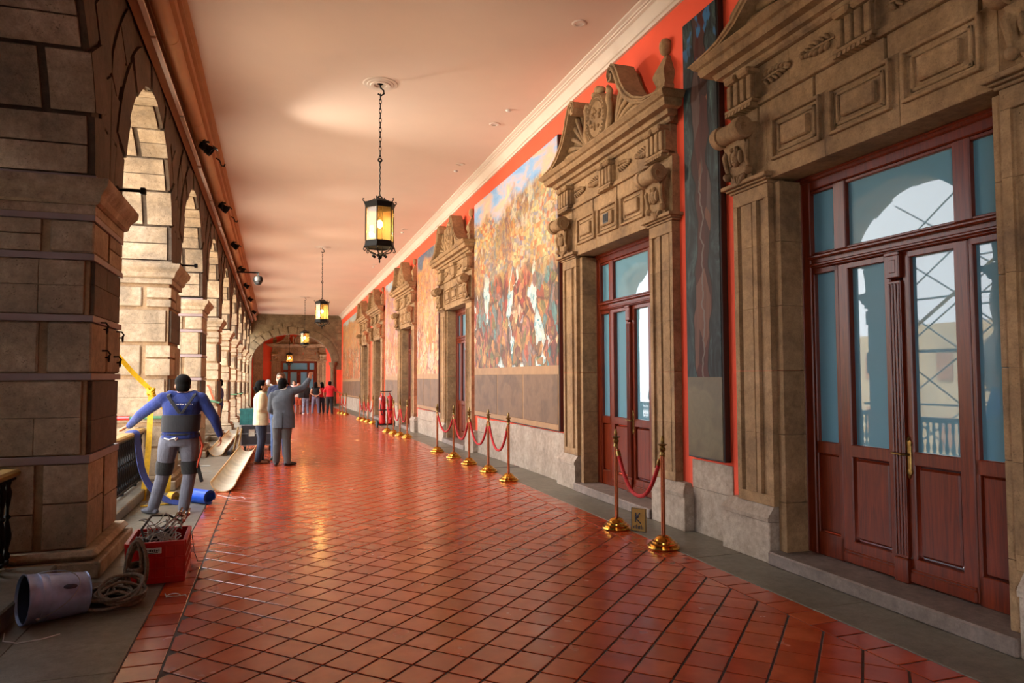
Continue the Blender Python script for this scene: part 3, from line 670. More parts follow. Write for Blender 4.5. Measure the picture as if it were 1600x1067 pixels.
    for k in range(22):
        a=random.uniform(0,6.3); r=.15*math.sqrt(random.random()); g.ell((-.155,1.1*r*math.cos(a),5.13+1.25*r*math.sin(a)),(.03,random.uniform(.02,.045),random.uniform(.015,.04)),7,5,Matrix.Rotation(a,3,'X'))
    P('cartouche_relief',g,60)
    g=G()
    for e in(-1,1):
        pts=[(-.02,e*.17,4.82),(-.03,e*.27,4.87),(-.035,e*.33,4.98),(-.03,e*.33,5.12),(-.03,e*.30,5.25),(-.03,e*.33,5.36),(-.03,e*.29,5.42),(-.03,e*.25,5.37)]
        g.tube([(x-.08,y*1.12,z+.02) for x,y,z in pts],[.035,.045,.05,.04,.05,.045,.035,.02],8); g.ell((-.1,e*.09,5.49),(.06,.08,.05),9,6)
    g.ell((-.1,0,5.53),(.06,.07,.055),9,6); P('cartouche_scrollwork',g,50)
    random.seed(21)
    return t
pl=['carved stone portal with scroll pediment around the nearest door, cut by the picture edge','carved stone portal with slotted plate in its lintel, left of the narrow dark painting',
    'carved stone portal between the large bright painting and the ochre painting','carved stone portal just behind the red extinguisher trolley','carved stone portal standing nearer in the far closely set pair','carved stone portal standing farther in the far closely set pair']
P0=portal(); PORT=[P0]+[copy_tree(P0) for _ in range(6)]
for k,d in enumerate(DOORS): PORT[k].location=(4.2,d,0); tag(PORT[k],pl[k],'portal','carved portals along the red wall')
g=G()
for k in range(5): g.rbox(-.012,.0,-.055+.0275*k-.006,-.055+.0275*k+.006,-.05,.05,.002)
g.rbox(-.004,.004,-.075,.075,-.065,.065,.002); part('slotted_plate',g,'darkgrey',PORT[1],(-.014,0,3.79))

# ------------------------------------------------------------------ mahogany doors (origin at floor centre on the glazing plane)
def door(nm):
    t=thing(nm,'','door',(0,0,0)); tag(t,kind='structure')
    P=lambda n,g,mt='mahog',pa=None,s=25: part(n,g,mt,pa or t,smooth=s)
    b=.116
    for s in(-1,1): P('frame_post',G().rbox(-.03,.06,*sorted((s*.91,s*1.06)),b,3.47,.008).rbox(-.05,.06,*sorted((s*.995,s*1.06)),b,3.47,.01))
    P('frame_head',G().rbox(-.03,.06,-.91,.91,3.325,3.47,.01).rbox(-.05,.06,-1.06,1.06,3.40,3.47,.01).rbox(-.065,.06,-1.06,1.06,3.43,3.455,.008))
    P('transom_bar',G().rbox(-.03,.06,-.91,.91,2.62,2.745,.01).rbox(-.07,.02,-.91,.91,2.70,2.735,.012).rbox(-.05,.02,-.91,.91,2.635,2.665,.01))
    for s in(-1,1): P('transom_mullion',G().rbox(-.025,.06,*sorted((s*.50,s*.635)),2.745,3.325,.008))
    for a,b_ in((-.91,-.635),(-.50,.50),(.635,.91)): P('transom_pane',G().box(.02,.028,a-.01,b_+.01,2.74,3.33),'pane')
    P('transom_sash',G().rbox(-.012,.05,-.91,.91,3.295,3.325,.006).rbox(-.012,.05,-.91,.91,2.745,2.765,.005))
    for s in(-1,1):
        # fixed side light
        y0,y1=sorted((s*.60,s*.91)); q=P('side_panel',G().rbox(-.02,.05,y0,y0+.045,.116,2.62,.006).rbox(-.02,.05,y1-.03,y1,.116,2.62,.006).rbox(-.02,.05,y0,y1,2.57,2.62,.006).rbox(-.02,.05,y0,y1,.995,1.10,.006).rbox(-.02,.05,y0,y1,.116,.32,.006))
        P('pane',G().box(.02,.028,y0+.03,y1-.02,1.09,2.58),'pane',q); P('wood_panel',G().rbox(0,.03,y0+.05,y1-.035,.325,.99,.012),'mahog',q)
        # leaf
        y0,y1=sorted((s*.058,s*.598)); q=P('door_leaf',G().rbox(-.025,.045,y0,y0+(.06 if s>0 else .11),.125,2.615,.008).rbox(-.025,.045,y1-(.11 if s>0 else .06),y1,.125,2.615,.008).rbox(-.025,.045,y0+.05,y1-.05,2.565,2.615,.006).rbox(-.025,.045,y0+.05,y1-.05,1.0,1.10,.006).rbox(-.025,.045,y0+.05,y1-.05,.125,.31,.006))
        ga,gb=(y0+.06,y1-.11) if s>0 else (y0+.11,y1-.06)
        gm=(ga+gb)/2; gw=(gb-ga)/2+.008; part('pane',G().box(-.004,.004,-gw,gw,1.09,2.575),'pane',q,(.02,gm,0),(0,0,R(-4.5 if s>0 else 0)),25)
        P('wood_panel',G().rbox(-.008,.03,ga+.015,gb-.015,.33,.985,.016),'mahog',q)
        P('kick_board',G().rbox(-.045,.0,y0+.005,y1-.005,.128,.215,.012).rbox(-.04,0,y0+.005,y1-.005,.215,.235,.008),'mahog',q)
        if s<0:
            ya=-.075
            g=G().rbox(-.034,-.02,ya-.018,ya+.018,.965,1.15,.004)
            for z in(.95,1.165): g.lathe([(.0,-.036),(.026,-.034),(.028,-.02)],(0,ya,z),'x',10); g.ell((-.03,ya,z+(.03 if z>1 else -.03)),(.01,.012,.022),8,5)
            h=P('handle_plate',g,'agedbrass',q)
            g=G().tube([(-.03,ya,1.08),(-.075,ya,1.08),(-.085,ya+.02,1.08),(-.085,ya+.11,1.085)],[.009,.009,.01,.007],8)
            P('door_handle',g,'agedbrass',q)
    g=G().rbox(-.05,.0,-.055,.055,.30,2.40,.006)
    for k in range(4): g.rbox(-.062,-.04,-.042+.028*k-.009,-.042+.028*k+.009,.32,2.38,.006)
    P('centre_post',g); P('post_base',G().rbox(-.065,.0,-.062,.062,.118,.30,.008)); P('post_cap',G().rbox(-.065,0,-.06,.06,2.42,2.615,.008).rbox(-.075,0,-.068,.068,2.59,2.62,.006).rbox(-.07,-.06,-.032,.032,2.46,2.56,.006))
    return t
D0=door('door_1')
dl=['mahogany double door with tall frosted panes, nearest on the wall','mahogany double door with frosted panes beside the narrow dark painting','narrowly seen mahogany door with frosted panes behind the row of five posts','sliver of mahogany door beyond the red extinguisher trolley','deep set mahogany door in the nearer of the far pair of portals','deep set mahogany door in the farther of the far pair of portals']
for k,d in enumerate(DOORS):
    o=D0 if k==0 else copy_tree(D0)
    o.name='door_%d'%(k+1); o.location=(4.56,d,0); tag(o,dl[k],'door')
rmk=part('door_backing',G().box(5.1,5.15,Y0,Y1,0,ZC),'darkgrey',wr,cut=True)

# ------------------------------------------------------------------ paintings
def painting(name,label,y0,y1,z0,zm,z1,mat,pred,ncol,group):
    y0,y1=y0*.969,y1*.969; z0,zm,z1=[(z-1.68)*.969+1.68 for z in(z0,zm,z1)]
    yc=(y0+y1)/2; w=(y1-y0)/2
    t=thing(name,label,'painting',(XR-.001,yc,z0),0,group)
    part('backing_frame',G().rbox(-.075,0,-w-.02,w+.02,-.02,z1-z0+.02,.008),'frameblack',t)
    g=G().box(-.083,-.073,-w,w,zm-z0,z1-z0); part('canvas',g,mat,t,smooth=0)
    part('lower_border',G().box(-.0815,-.073,-w,w,0,zm-z0),'predframe' if pred=='pred' else pred,t)
    if ncol:
        h=zm-z0; mx=.14 if h>.7 else .05; b=.11
        cuts=ncol
        for a,c in zip(cuts[:-1],cuts[1:]): part('lower_panel',G().rbox(-.088,-.080,-w+2*w*a+.03,-w+2*w*c-.03,b*.8,h-b*1.3,.004),pred,t)
    return t
painting('narrow_painting','tall narrow dark painting of brown and blue forms between the two nearest portals',6.30,6.94,.80,1.66,5.66,'m_narrow','pred2',None,'paintings on the red wall')
painting('large_painting','large bright painting with blue sky and crowded coloured patches above brown panels',10.76,15.9,.80,1.86,5.66,'m_big','pred',[0,.02+.32,.6+.05,1.0],'paintings on the red wall')
painting('ochre_painting','ochre and orange painting beyond the third portal, over grey brown panels',19.75,22.9,.76,1.83,5.60,'m_third','pred',[0,.33,.66,1],'paintings on the red wall')
painting('rust_painting','rust coloured painting with a blue patch behind the red extinguisher trolley',26.75,29.95,.74,1.83,5.60,'m_fourth','pred',[0,.33,.66,1],'paintings on the red wall')
painting('dusty_painting','dusty brown painting filling the far end of the red wall',39.1,49.6,.74,1.83,5.60,'m_fifth','pred',[0,.2,.4,.6,.8,1],'paintings on the red wall')

# ------------------------------------------------------------------ end wall with arch, and the room beyond
we=thing('wall_end','','wall',(0,0,0)); tag(we,'stone end wall pierced by a wide flattened arch','wall',kind='structure')
AC,AZ,AA,AB=1.12,3.05,2.58,1.86
n=30; pr=[(AC+AA*math.cos(math.pi*(1-i/n)),AZ+AB*math.sin(math.pi*(1-i/n))) for i in range(n+1)]
g=G().strip([(p[0],ZC) for p in pr],pr,'y',Y1,Y1+.8); g.box(-2.2,AC-AA,Y1,Y1+.8,-.2,ZC); g.box(AC+AA,4.6,Y1,Y1+.8,-.2,ZC); part('wall_body',g,'end',we,smooth=0)
for k in range(15):
    t0=math.pi*(1-k/15)-.013; t1=math.pi*(1-(k+1)/15)+.013
    f=lambda e,t:(AC+(AA+e)*math.cos(t),AZ+(AB+e)*math.sin(t)); ts=[t0+(t1-t0)*i/3 for i in range(4)]
    part('voussoir',G().strip([f(.46+.0*(k%2),t) for t in ts],[f(0,t) for t in ts],'y',Y1-.06,Y1+.2),'end',we,smooth=15)
    ts=[t-math.pi/30 for t in ts] if k<14 else []
    if ts: part('outer_voussoir',G().strip([f(.46+.24,t) for t in ts],[f(.49,t) for t in ts],'y',Y1-.045,Y1+.1),'end',we,smooth=15)
for z in [0+.5*i for i in range(13)]:
    x=-1.5
    while x<4.3:
        l=random.uniform(.6,1.0); xe=min(x+l,4.36)
        ok=all((( (px_-AC)/(AA+.72))**2+((max(pz-AZ,0))/(AB+.72))**2)>1 for px_ in(x,xe) for pz in(z,min(z+.5,ZC))) and min(abs(x-AC),abs(xe-AC))>0
        if ok and xe-x>.15 and not(x<AC<xe and z<AZ+AB+.72): part('ashlar',G().rbox(x+.006,xe-.006,Y1-.03,Y1+.1,z+.006,min(z+.494,ZC),.01),'end',we)
        x+=l
part('impost_column',G().lathe([(.20,0),(.20,.2),(.16,.25),(.15,2.6),(.17,2.64),(.17,2.7),(.22,2.8),(.26,2.86),(.26,3.0)],(AC+AA+.05,Y1-.05,0),'z',18),'end',we)
part('red_strip',G().rbox(4.0,4.36,Y1-.05,Y1,.2,2.5,.01),'red',we)
far=part('wall_far',G().box(-4,8,57,57.3,-.3,ZC),'red'); tag(far,'red wall of the room seen through the end arch','wall',kind='structure')
part('ceiling_beyond',G().box(-4,8,Y1+.8,57,5.6,5.9),'tanmould',far)
for x0 in(-4.2,7.8): part('side_wall',G().box(x0,x0+.3,Y1+.8,57.2,-.3,ZC),'red',far)
part('upper_wall',G().box(-4,8,Y1+.79,Y1+.9,ZC-.05,ZC+.4),'joint',far)
for x0,x1 in((-4,-2.2),(4.6,8)): part('side_wall',G().box(x0,x1,Y1+.5,Y1+.8,-.3,ZC),'joint',far)
for x in(-1.2,4.9): part('stone_strip',G().rbox(x-.35,x+.35,56.9,57,-.2,5.4,.03),'portal',far)
fp=PORT[6]; fp.location=(1.75,56.84,0); fp.rotation_euler=(0,0,R(90)); fp.scale=(1,1.25,.95); tag(fp,'wide carved stone portal in the far red room seen through the end arch','portal')
dd=copy_tree(D0); dd.name='door_7'; dd.location=(1.75,56.95,0); dd.rotation_euler=(0,0,R(90)); dd.scale=(1,1.25,.95); tag(dd,'glazed double door in the far red room seen through the end arch','door')

# ------------------------------------------------------------------ lanterns
def lantern():
    t=thing('hanging_lantern','','lantern',(0,0,0))
    P=lambda n,g,mt='iron',s=35,pa=None: part(n,g,mt,pa or t,smooth=s)
    P('ceiling_rose',rose(),'white')
    P('hook',G().tube([(0,0,-.02),(0,0,-.06),(.05,0,-.10),(.055,0,-.15),(.01,0,-.185),(-.04,0,-.16)],.013,7))
    g=G(); z=-.16
    for k in range(14): 
        g.tube([(.016*math.cos(a) if k%2 else 0,0 if k%2 else .016*math.cos(a),z-.045+.048*math.sin(a)) for a in [i*math.pi/4 for i in range(8)]],.007,5,True); z-=.074
    P('chain',g); P('rod_ring',G().tube([(.03*math.cos(a),0,z-.0+.03*math.sin(a)) for a in [i*math.pi/5 for i in range(10)]],.009,6,True))
    P('twisted_rod',G().tube([(.004*math.cos(i*1.6),.004*math.sin(i*1.6),z-.03-(1.79+z-.06)*i/24) for i in range(25)],.0095,6))
    P('top_ring',G().tube([(.035*math.cos(a),0,-1.79+.035*math.sin(a)) for a in [i*math.pi/6 for i in range(12)]],.010,6,True))
    zt,zb=-1.95,-2.46   # glass
    hexp=lambda r,z,o=0:[(r*math.cos(R(60*k+12+o)),r*math.sin(R(60*k+12+o)),z) for k in range(6)]
    def band(z0,z1,r0,r1):
        g=G(); v=hexp(r0,z0)+hexp(r1,z1)+hexp(r1-.02,z1)+hexp(r0-.02,z0); f=[]
        for k in range(6):
            j=(k+1)%6; f+=[(k,j,6+j,6+k),(6+k,6+j,12+j,12+k),(12+k,12+j,18+j,18+k),(18+k,18+j,j,k)]
        return g.add(v,f)
    P('top_band',band(-1.955,-1.885,.225,.25),s=0); P('top_rim',band(-1.885,-1.872,.255,.255),s=0)
    P('bottom_band',band(-2.545,-2.46,.24,.225),s=0); P('bottom_rim',band(-2.56,-2.545,.252,.252),s=0)
    g=G(); g.add(hexp(.24,-1.875)+hexp(.07,-1.80)+hexp(.05,-1.79),[(k,(k+1)%6,6+(k+1)%6,6+k) for k in range(6)]+[(6+k,6+(k+1)%6,12+(k+1)%6,12+k) for k in range(6)]+[(12,13,14,15,16,17)]); P('roof_plate',g,s=0)
    P('finial_crown',G().lathe([(.03,-1.86),(.055,-1.84),(.04,-1.82),(.06,-1.80),(.02,-1.785)],(0,0,0),'z',10))
    for k in range(6):
        a=R(60*k+12); d=Vector((math.cos(a),math.sin(a),0)); q=lambda r,z: d*r+Vector((0,0,z))
        P('corner_bar',G().tube([q(.222,-2.47),q(.222,-1.94)],.010,5))
        g=G(); g.tube([q(.05,-1.83),q(.09,-1.80),q(.115,-1.835),q(.09,-1.86)],.010,5); g.tube([q(.12,-1.85),q(.18,-1.875),q(.24,-1.87),q(.27,-1.85),q(.265,-1.82),q(.245,-1.83)],.008,5); P('top_scroll',g)
        g=G(); g.tube([q(.24,-2.555),q(.255,-2.60),q(.235,-2.62),q(.215,-2.60)],.008,5); g.tube([q(.21,-2.57),q(.17,-2.62),q(.09,-2.645),q(.03,-2.68)],.010,5); g.ell(q(.10,-2.685),(.024,.024,.024),6,4); P('bottom_scroll',g)
        b=R(60*k+42); e=Vector((-math.sin(b),math.cos(b),0)); nn=Vector((math.cos(b),math.sin(b),0)); r=.222*math.cos(R(30)); hw=.222*math.sin(R(30))-.008
        g=G(); c=nn*(r-.004); g.add([c-e*hw+Vector((0,0,zb)),c+e*hw+Vector((0,0,zb)),c+e*hw+Vector((0,0,zt)),c-e*hw+Vector((0,0,zt)),c-nn*.004-e*hw+Vector((0,0,zb)),c-nn*.004+e*hw+Vector((0,0,zb)),c-nn*.004+e*hw+Vector((0,0,zt)),c-nn*.004-e*hw+Vector((0,0,zt))],[(0,1,2,3),(7,6,5,4),(0,4,5,1),(1,5,6,2),(2,6,7,3),(3,7,4,0)])
        P('glass_pane',g,'amber',0)
    P('bottom_finial',G().lathe([(.0,-2.80),(.012,-2.78),(.01,-2.74),(.025,-2.72),(.02,-2.70),(.045,-2.685),(.03,-2.66),(.02,-2.64)],(0,0,0),'z',10))
    P('socket',G().lathe([(.022,-1.86),(.022,-2.08),(.03,-2.08),(.03,-2.13),(.0,-2.13)],(0,0,0),'z',10))
    P('bulb',G().ell((0,0,-2.19),(.042,.042,.06),12,8),'glow',60)
    return t
L0=lantern()
ll=['black six-sided iron lantern glowing amber, nearest and largest of the hanging row','black iron lantern hanging second in the row, before the end arch','small lit iron lantern hanging third in the row, against the end arch','faint lit lantern hanging in the room beyond the end arch']
for k,(x,y,z) in enumerate(((1.5,10.9,ZC),(1.5,24.9,ZC),(1.5,39.6,ZC),(1.0,53.8,5.6))):
    o=L0 if k==0 else copy_tree(L0); o.location=(x,y,z); tag(o,ll[k],'lantern','hanging lanterns'); 
    pd=bpy.data.lights.new('lamp_light','POINT'); pd.energy=LANT*(1 if k<3 else .2); pd.color=(1,.62,.28); pd.shadow_soft_size=.05
    po=bpy.data.objects.new('lamp_light',pd); COL.objects.link(po); po.parent=o; po.location=(0,0,-2.29)
# ------------------------------------------------------------------ spotlights on the arcade cornice
sl=['black spotlight nearest the viewer on the arcade cornice','black spotlight clamped to the duct above the first arch crown','black spotlight on the duct above the second pier','black spotlight above the third arch, beyond a bent bracket','black spotlight fourth in line along the duct','black spotlight fifth in line along the duct','black spotlight sixth in line, small and distant','tiny black spotlight near the end arch']
def spot_():
    t=thing('spotlight','','spotlight')
    P=lambda n,g,mt='iron': part(n,g,mt,t)
    P('bracket',G().rbox(-.10,.10,-.05,.05,.03,.06,.01).rbox(-.03,.03,-.14,-.11,-.16,.06,.006).rbox(-.03,.03,.11,.14,-.16,.06,.006))
    rot=Vector((.80,0,-.60)).to_track_quat('Z','Y').to_matrix()
    g=G(); g.lathe([(.07,-.16),(.085,-.14),(.09,.0),(.105,.03),(.11,.12),(.095,.12),(.09,.06)],(0,0,0),'z',16); g.v=[tuple(rot@Vector(v)+Vector((.05,0,-.10))) for v in g.v]; P('lamp_housing',g)
    g=G().box(-.10,.10,-.004,.004,.0,.13); g.v=[tuple(rot@(Vector(v)+Vector((0,.118,.06)))+Vector((.05,0,-.10))) for v in g.v]; P('barn_door',g)
    g=G().lathe([(.0,.045),(.088,.045),(.088,.05),(0,.05)],(0,0,0),'z',14); g.v=[tuple(rot@Vector(v)+Vector((.05,0,-.10))) for v in g.v]; P('lens',g,'led')
    return t
S0=spot_()
for k,y in enumerate((5.6,13.2,17.6,22.4,27.0,31.5,36.5,43.0)):  # first lamp is added out of view to brighten the second portal
    o=S0 if k==0 else copy_tree(S0); o.location=(-1.20,y,5.72); o.scale=(.8,.8,.8); tag(o,sl[k],'spotlight','spotlights along the arcade cornice')
    ld=bpy.data.lights.new('spot_beam','SPOT'); ld.energy=SPOT*(.6,1.25,.9,.75,.6,.5,.45,.4)[k]; ld.color=(1,.88,.72); ld.spot_size=R(88 if k else 58); ld.spot_blend=.9; ld.shadow_soft_size=.07
    lo=bpy.data.objects.new('spot_beam',ld); COL.objects.link(lo); lo.parent=o; lo.location=(.20,0,-.21)
    lo.rotation_euler=Vector((5.5,(4.0,-2.2)[k] if k<2 else .2,-1.6 if k<2 else -2.2)).to_track_quat('-Z','Y').to_euler()
for k,(y,hgt) in enumerate(((15.0,.16),(20.2,.14))):
    o=part('bent_bracket',G().tube([(0,0,0),(.06,.05,-.02),(.09,.14,-.10),(.14,.16,-.10),(.15,.2,-.05)],.015,6),'iron',None,(-1.15,y,6.02)); tag(o,['empty bent iron bracket on the cornice above the second pier','empty bent iron bracket on the cornice above the third pier'][k],'bracket')
t=thing('dome_camera','black dome security camera hanging on a short arm from the cornice','camera',(-.62,27.5,5.3))
part('arm',G().rbox(-.75,.05,-.03,.03,.30,.35,.01).rbox(-.03,.03,-.03,.03,.2,.34,.01),'iron',t); part('housing',G().lathe([(.05,.22),(.14,.18),(.17,.10),(.17,.0),(.0,0)],(0,0,0),'z',16),'iron',t); part('dome',G().lathe([(.14,0),(.13,-.06),(.08,-.12),(0,-.14)],(0,0,0),'z',16),'blackplastic',t)
# iron rods on the pier capitals
for k in(1,2):
    y=PY[k]+.62
    t=thing('iron_rod',['black iron rod with a knobbed end sticking out above the nearest pier capital','black iron rod with a knobbed end above the second pier capital','black iron rod with a knobbed end above the third pier capital','black iron rod with a knobbed end above the fourth pier capital'][k-1],'rod',(PW1,y,3.47))
    part('rod',G().lathe([(.014,-.05),(.014,.27)],(0,0,0),'x',8),'iron',t); part('knob',G().rbox(.25,.30,-.032,.032,-.032,.032,.008),'iron',t); part('collar',G().lathe([(.035,.0),(.035,.06),(.02,.07)],(0,0,0),'x',10),'iron',t)
for k,(y,z) in enumerate(((7.25,2.17),(7.95,2.13),(7.35,1.92),(7.85,1.88))):
    o=part('iron_hook',G().tube([(0,0,0),(.05,0,0),(.07,0,-.03),(.06,.0,-.06),(.03,0,-.06)],.008,6).tube([(.06,.03*math.cos(a),-.07+.03*math.sin(a)) for a in [i*math.pi/4 for i in range(8)]],.006,5,True),'iron',None,(PW1-.002,y,z)); tag(o,['small iron hook on the nearest pier, upper one towards the viewer','small iron hook on the nearest pier, upper one at the far corner','small iron hook on the nearest pier, lower one towards the viewer','small iron hook on the nearest pier, lower one at the far corner'][k],'hook')

# ------------------------------------------------------------------ barrier posts and ropes
def post():
    t=thing('barrier_post','','barrier post')
    part('base',G().lathe([(.155,0),(.16,.012),(.155,.028),(.135,.032),(.138,.048),(.115,.055),(.112,.07),(.09,.078),(.075,.10),(.05,.118),(.03,.125),(.0,.125)],(0,0,0),'z',28),'brass',t)
    part('pole',G().lathe([(.0215,.12),(.0215,.90)],(0,0,0),'z',14),'copper',t)
    part('finial',G().lathe([(.024,.895),(.028,.90),(.022,.93),(.034,.955),(.034,.965),(.02,.98),(.045,1.0),(.046,1.006),(.016,1.012),(.018,1.03),(.02,1.05),(.012,1.075),(.004,1.09),(0,1.092)],(0,0,0),'z',16),'agedbrass',t)
    g=G()
    for k in range(2): g.tube([(0,(-1)**k*.03+.016*math.cos(a),.895+.016*math.sin(a)) for a in [i*math.pi/4 for i in range(8)]],.004,5,True)
    part('rope_ring',g,'agedbrass',t)
    return t
B0=post(); first=True
groups=[([(3.617,6.2),(3.585,7.14)],'nearest pair'),([(3.58,10.94),(3.58,12.08),(3.57,13.35),(3.57,14.6),(3.52,15.96)],'row of five'),
 ([(3.61,20.34),(3.55,21.2),(3.50,22.1),(3.47,23.2)],'four before the extinguishers'),([(3.66,28.2),(3.6,29.3),(3.57,30.4),(3.53,31.6)],'four beyond the extinguishers'),([(3.42,36.6),(3.32,37.4),(3.24,38.3)],'distant trio beside the red polo')]
ordn=['first','second','third','fourth','fifth']
for pts,gl_ in groups:
    for i,(x,y) in enumerate(pts):
        o=B0 if first else copy_tree(B0); first=False; o.location=(x,y,0); tag(o,'copper barrier post on a brass base, %s of the %s'%(ordn[i],gl_),'barrier post','posts of the '+gl_)
        if i:
            x0,y0=pts[i-1]; L=math.dist((x,y),(x0,y0)); sag=.43 if L<1.3 else .36
            cx,cy=(x+x0)/2,(y+y0)/2; r=thing('barrier_rope','red velvet rope between %s and %s posts of the %s'%(ordn[i-1],ordn[i],gl_),'rope',(cx,cy,.86),0,'red barrier ropes')
            d=Vector((x-x0,y-y0,0)); dn=d.normalized(); K=18; pp=[]
            for k in range(K+1):
                u=-1+2*k/K; pp.append(dn*(u*(L/2-.04))+Vector((0,0,-sag*(1-abs(u)**2.2))))
            part('rope_body',G().tube(pp,.021,9),'velvet',r,smooth=60)
            for e in(0,-1): 
                a=pp[e]; b=pp[1 if e==0 else -2]; dd_=(a-b).normalized(); part('brass_end',G().tube([a-dd_*.07,a-dd_*.02,a+dd_*.015],[.025,.025,.012],10),'agedbrass',r)
# ------------------------------------------------------------------ people
V=Vector
def cap(g,p0,p1,r0,r1,seg=10):
    p0,p1=V(p0),V(p1); d=(p1-p0); L=d.length
    if L<1e-6: d=V((0,0,1))
    d.normalize(); pts=[];rs=[]
    for k in range(4): a=math.pi/2*(1-k/3.0); pts.append(p0-d*r0*math.sin(a)); rs.append(max(.0015,r0*math.cos(a)))
    for k in range(4): a=math.pi/2*(k/3.0); pts.append(p1+d*r1*math.sin(a)); rs.append(max(.0015,r1*math.cos(a)))
    return g.tube(pts,rs,seg)
def chain(g,pts,rs,seg=10):
    for i in range(len(pts)-1): cap(g,pts[i],pts[i+1],rs[i],rs[i+1],seg)
    return g
def loft(g,secs,seg=18):
    """secs: (centre, half width, half depth, right-axis)"""
    vs=[];f=[]
    for c,a,b,ax in secs:
        c=V(c); x=V(ax).normalized(); y=V((-x.y,x.x,0)).normalized()
        for k in range(seg):
            t=2*math.pi*k/seg; ct,st=math.cos(t),math.sin(t); e=.82
            vs.append(c+x*a*math.copysign(abs(ct)**e,ct)+y*b*math.copysign(abs(st)**e,st))
    n=len(secs)
    for i in range(n-1):
        for k in range(seg): f.append((i*seg+k,i*seg+(k+1)%seg,(i+1)*seg+(k+1)%seg,(i+1)*seg+k))
    f+=[tuple(range(seg-1,-1,-1)),tuple((n-1)*seg+k for k in range(seg))]
    return g.add(vs,f)
def remesh(name,g,vox,mat,parent,sm=3):
    me=g.mesh(name,None,0,weld=False); o=bpy.data.objects.new(name,me); COL.objects.link(o)
    md=o.modifiers.new('r','REMESH'); md.mode='VOXEL'; md.voxel_size=vox; md.use_smooth_shade=True
    if sm: m2=o.modifiers.new('s','SMOOTH'); m2.factor=.5; m2.iterations=sm
    dg=bpy.context.evaluated_depsgraph_get(); nm=bpy.data.meshes.new_from_object(o.evaluated_get(dg)); o.modifiers.clear(); o.data=nm; bpy.data.meshes.remove(me)
    nm.materials.clear(); nm.materials.append(MAT[mat] if isinstance(mat,str) else mat); nm.name=name
    nm.polygons.foreach_set('use_smooth',[True]*len(nm.polygons))
    if parent: o.parent=parent
    return o
def hand(g,wr,d,n,s,side,curl=.5,sc=1.0):
    """wr wrist, d along hand, n palm normal, side: thumb direction sign along d x n"""
    d=V(d).normalized(); n=(V(n)-d*V(n).dot(d)).normalized(); l=d.cross(n)*side
    wr=V(wr); kn=wr+d*.085*sc
    for t in(-.028,-.010,.010,.028): cap(g,wr+l*t*.6*sc,kn+l*t*sc,.014*sc,.0115*sc,7)
    for t,L in((.029,.068),(.010,.078),(-.010,.072),(-.028,.056)):
        b=kn+l*t*sc; d1=(d*math.cos(curl*.7)+n*math.sin(curl*.7)); d2=(d*math.cos(curl*1.7)+n*math.sin(curl*1.7))
        m1=b+d1*L*.5*sc+l*t*.12; e=m1+d2*L*.5*sc
        chain(g,[b,m1,e],[.0095*sc,.0088*sc,.0072*sc],7)
    b=wr+l*.026*sc+d*.018*sc; m1=b+(l*.75+d*.8+n*.25).normalized()*.038*sc; e=m1+(l*.2+d*1+n*.4).normalized()*.032*sc
    chain(g,[b,m1,e],[.013*sc,.0105*sc,.0085*sc],7)
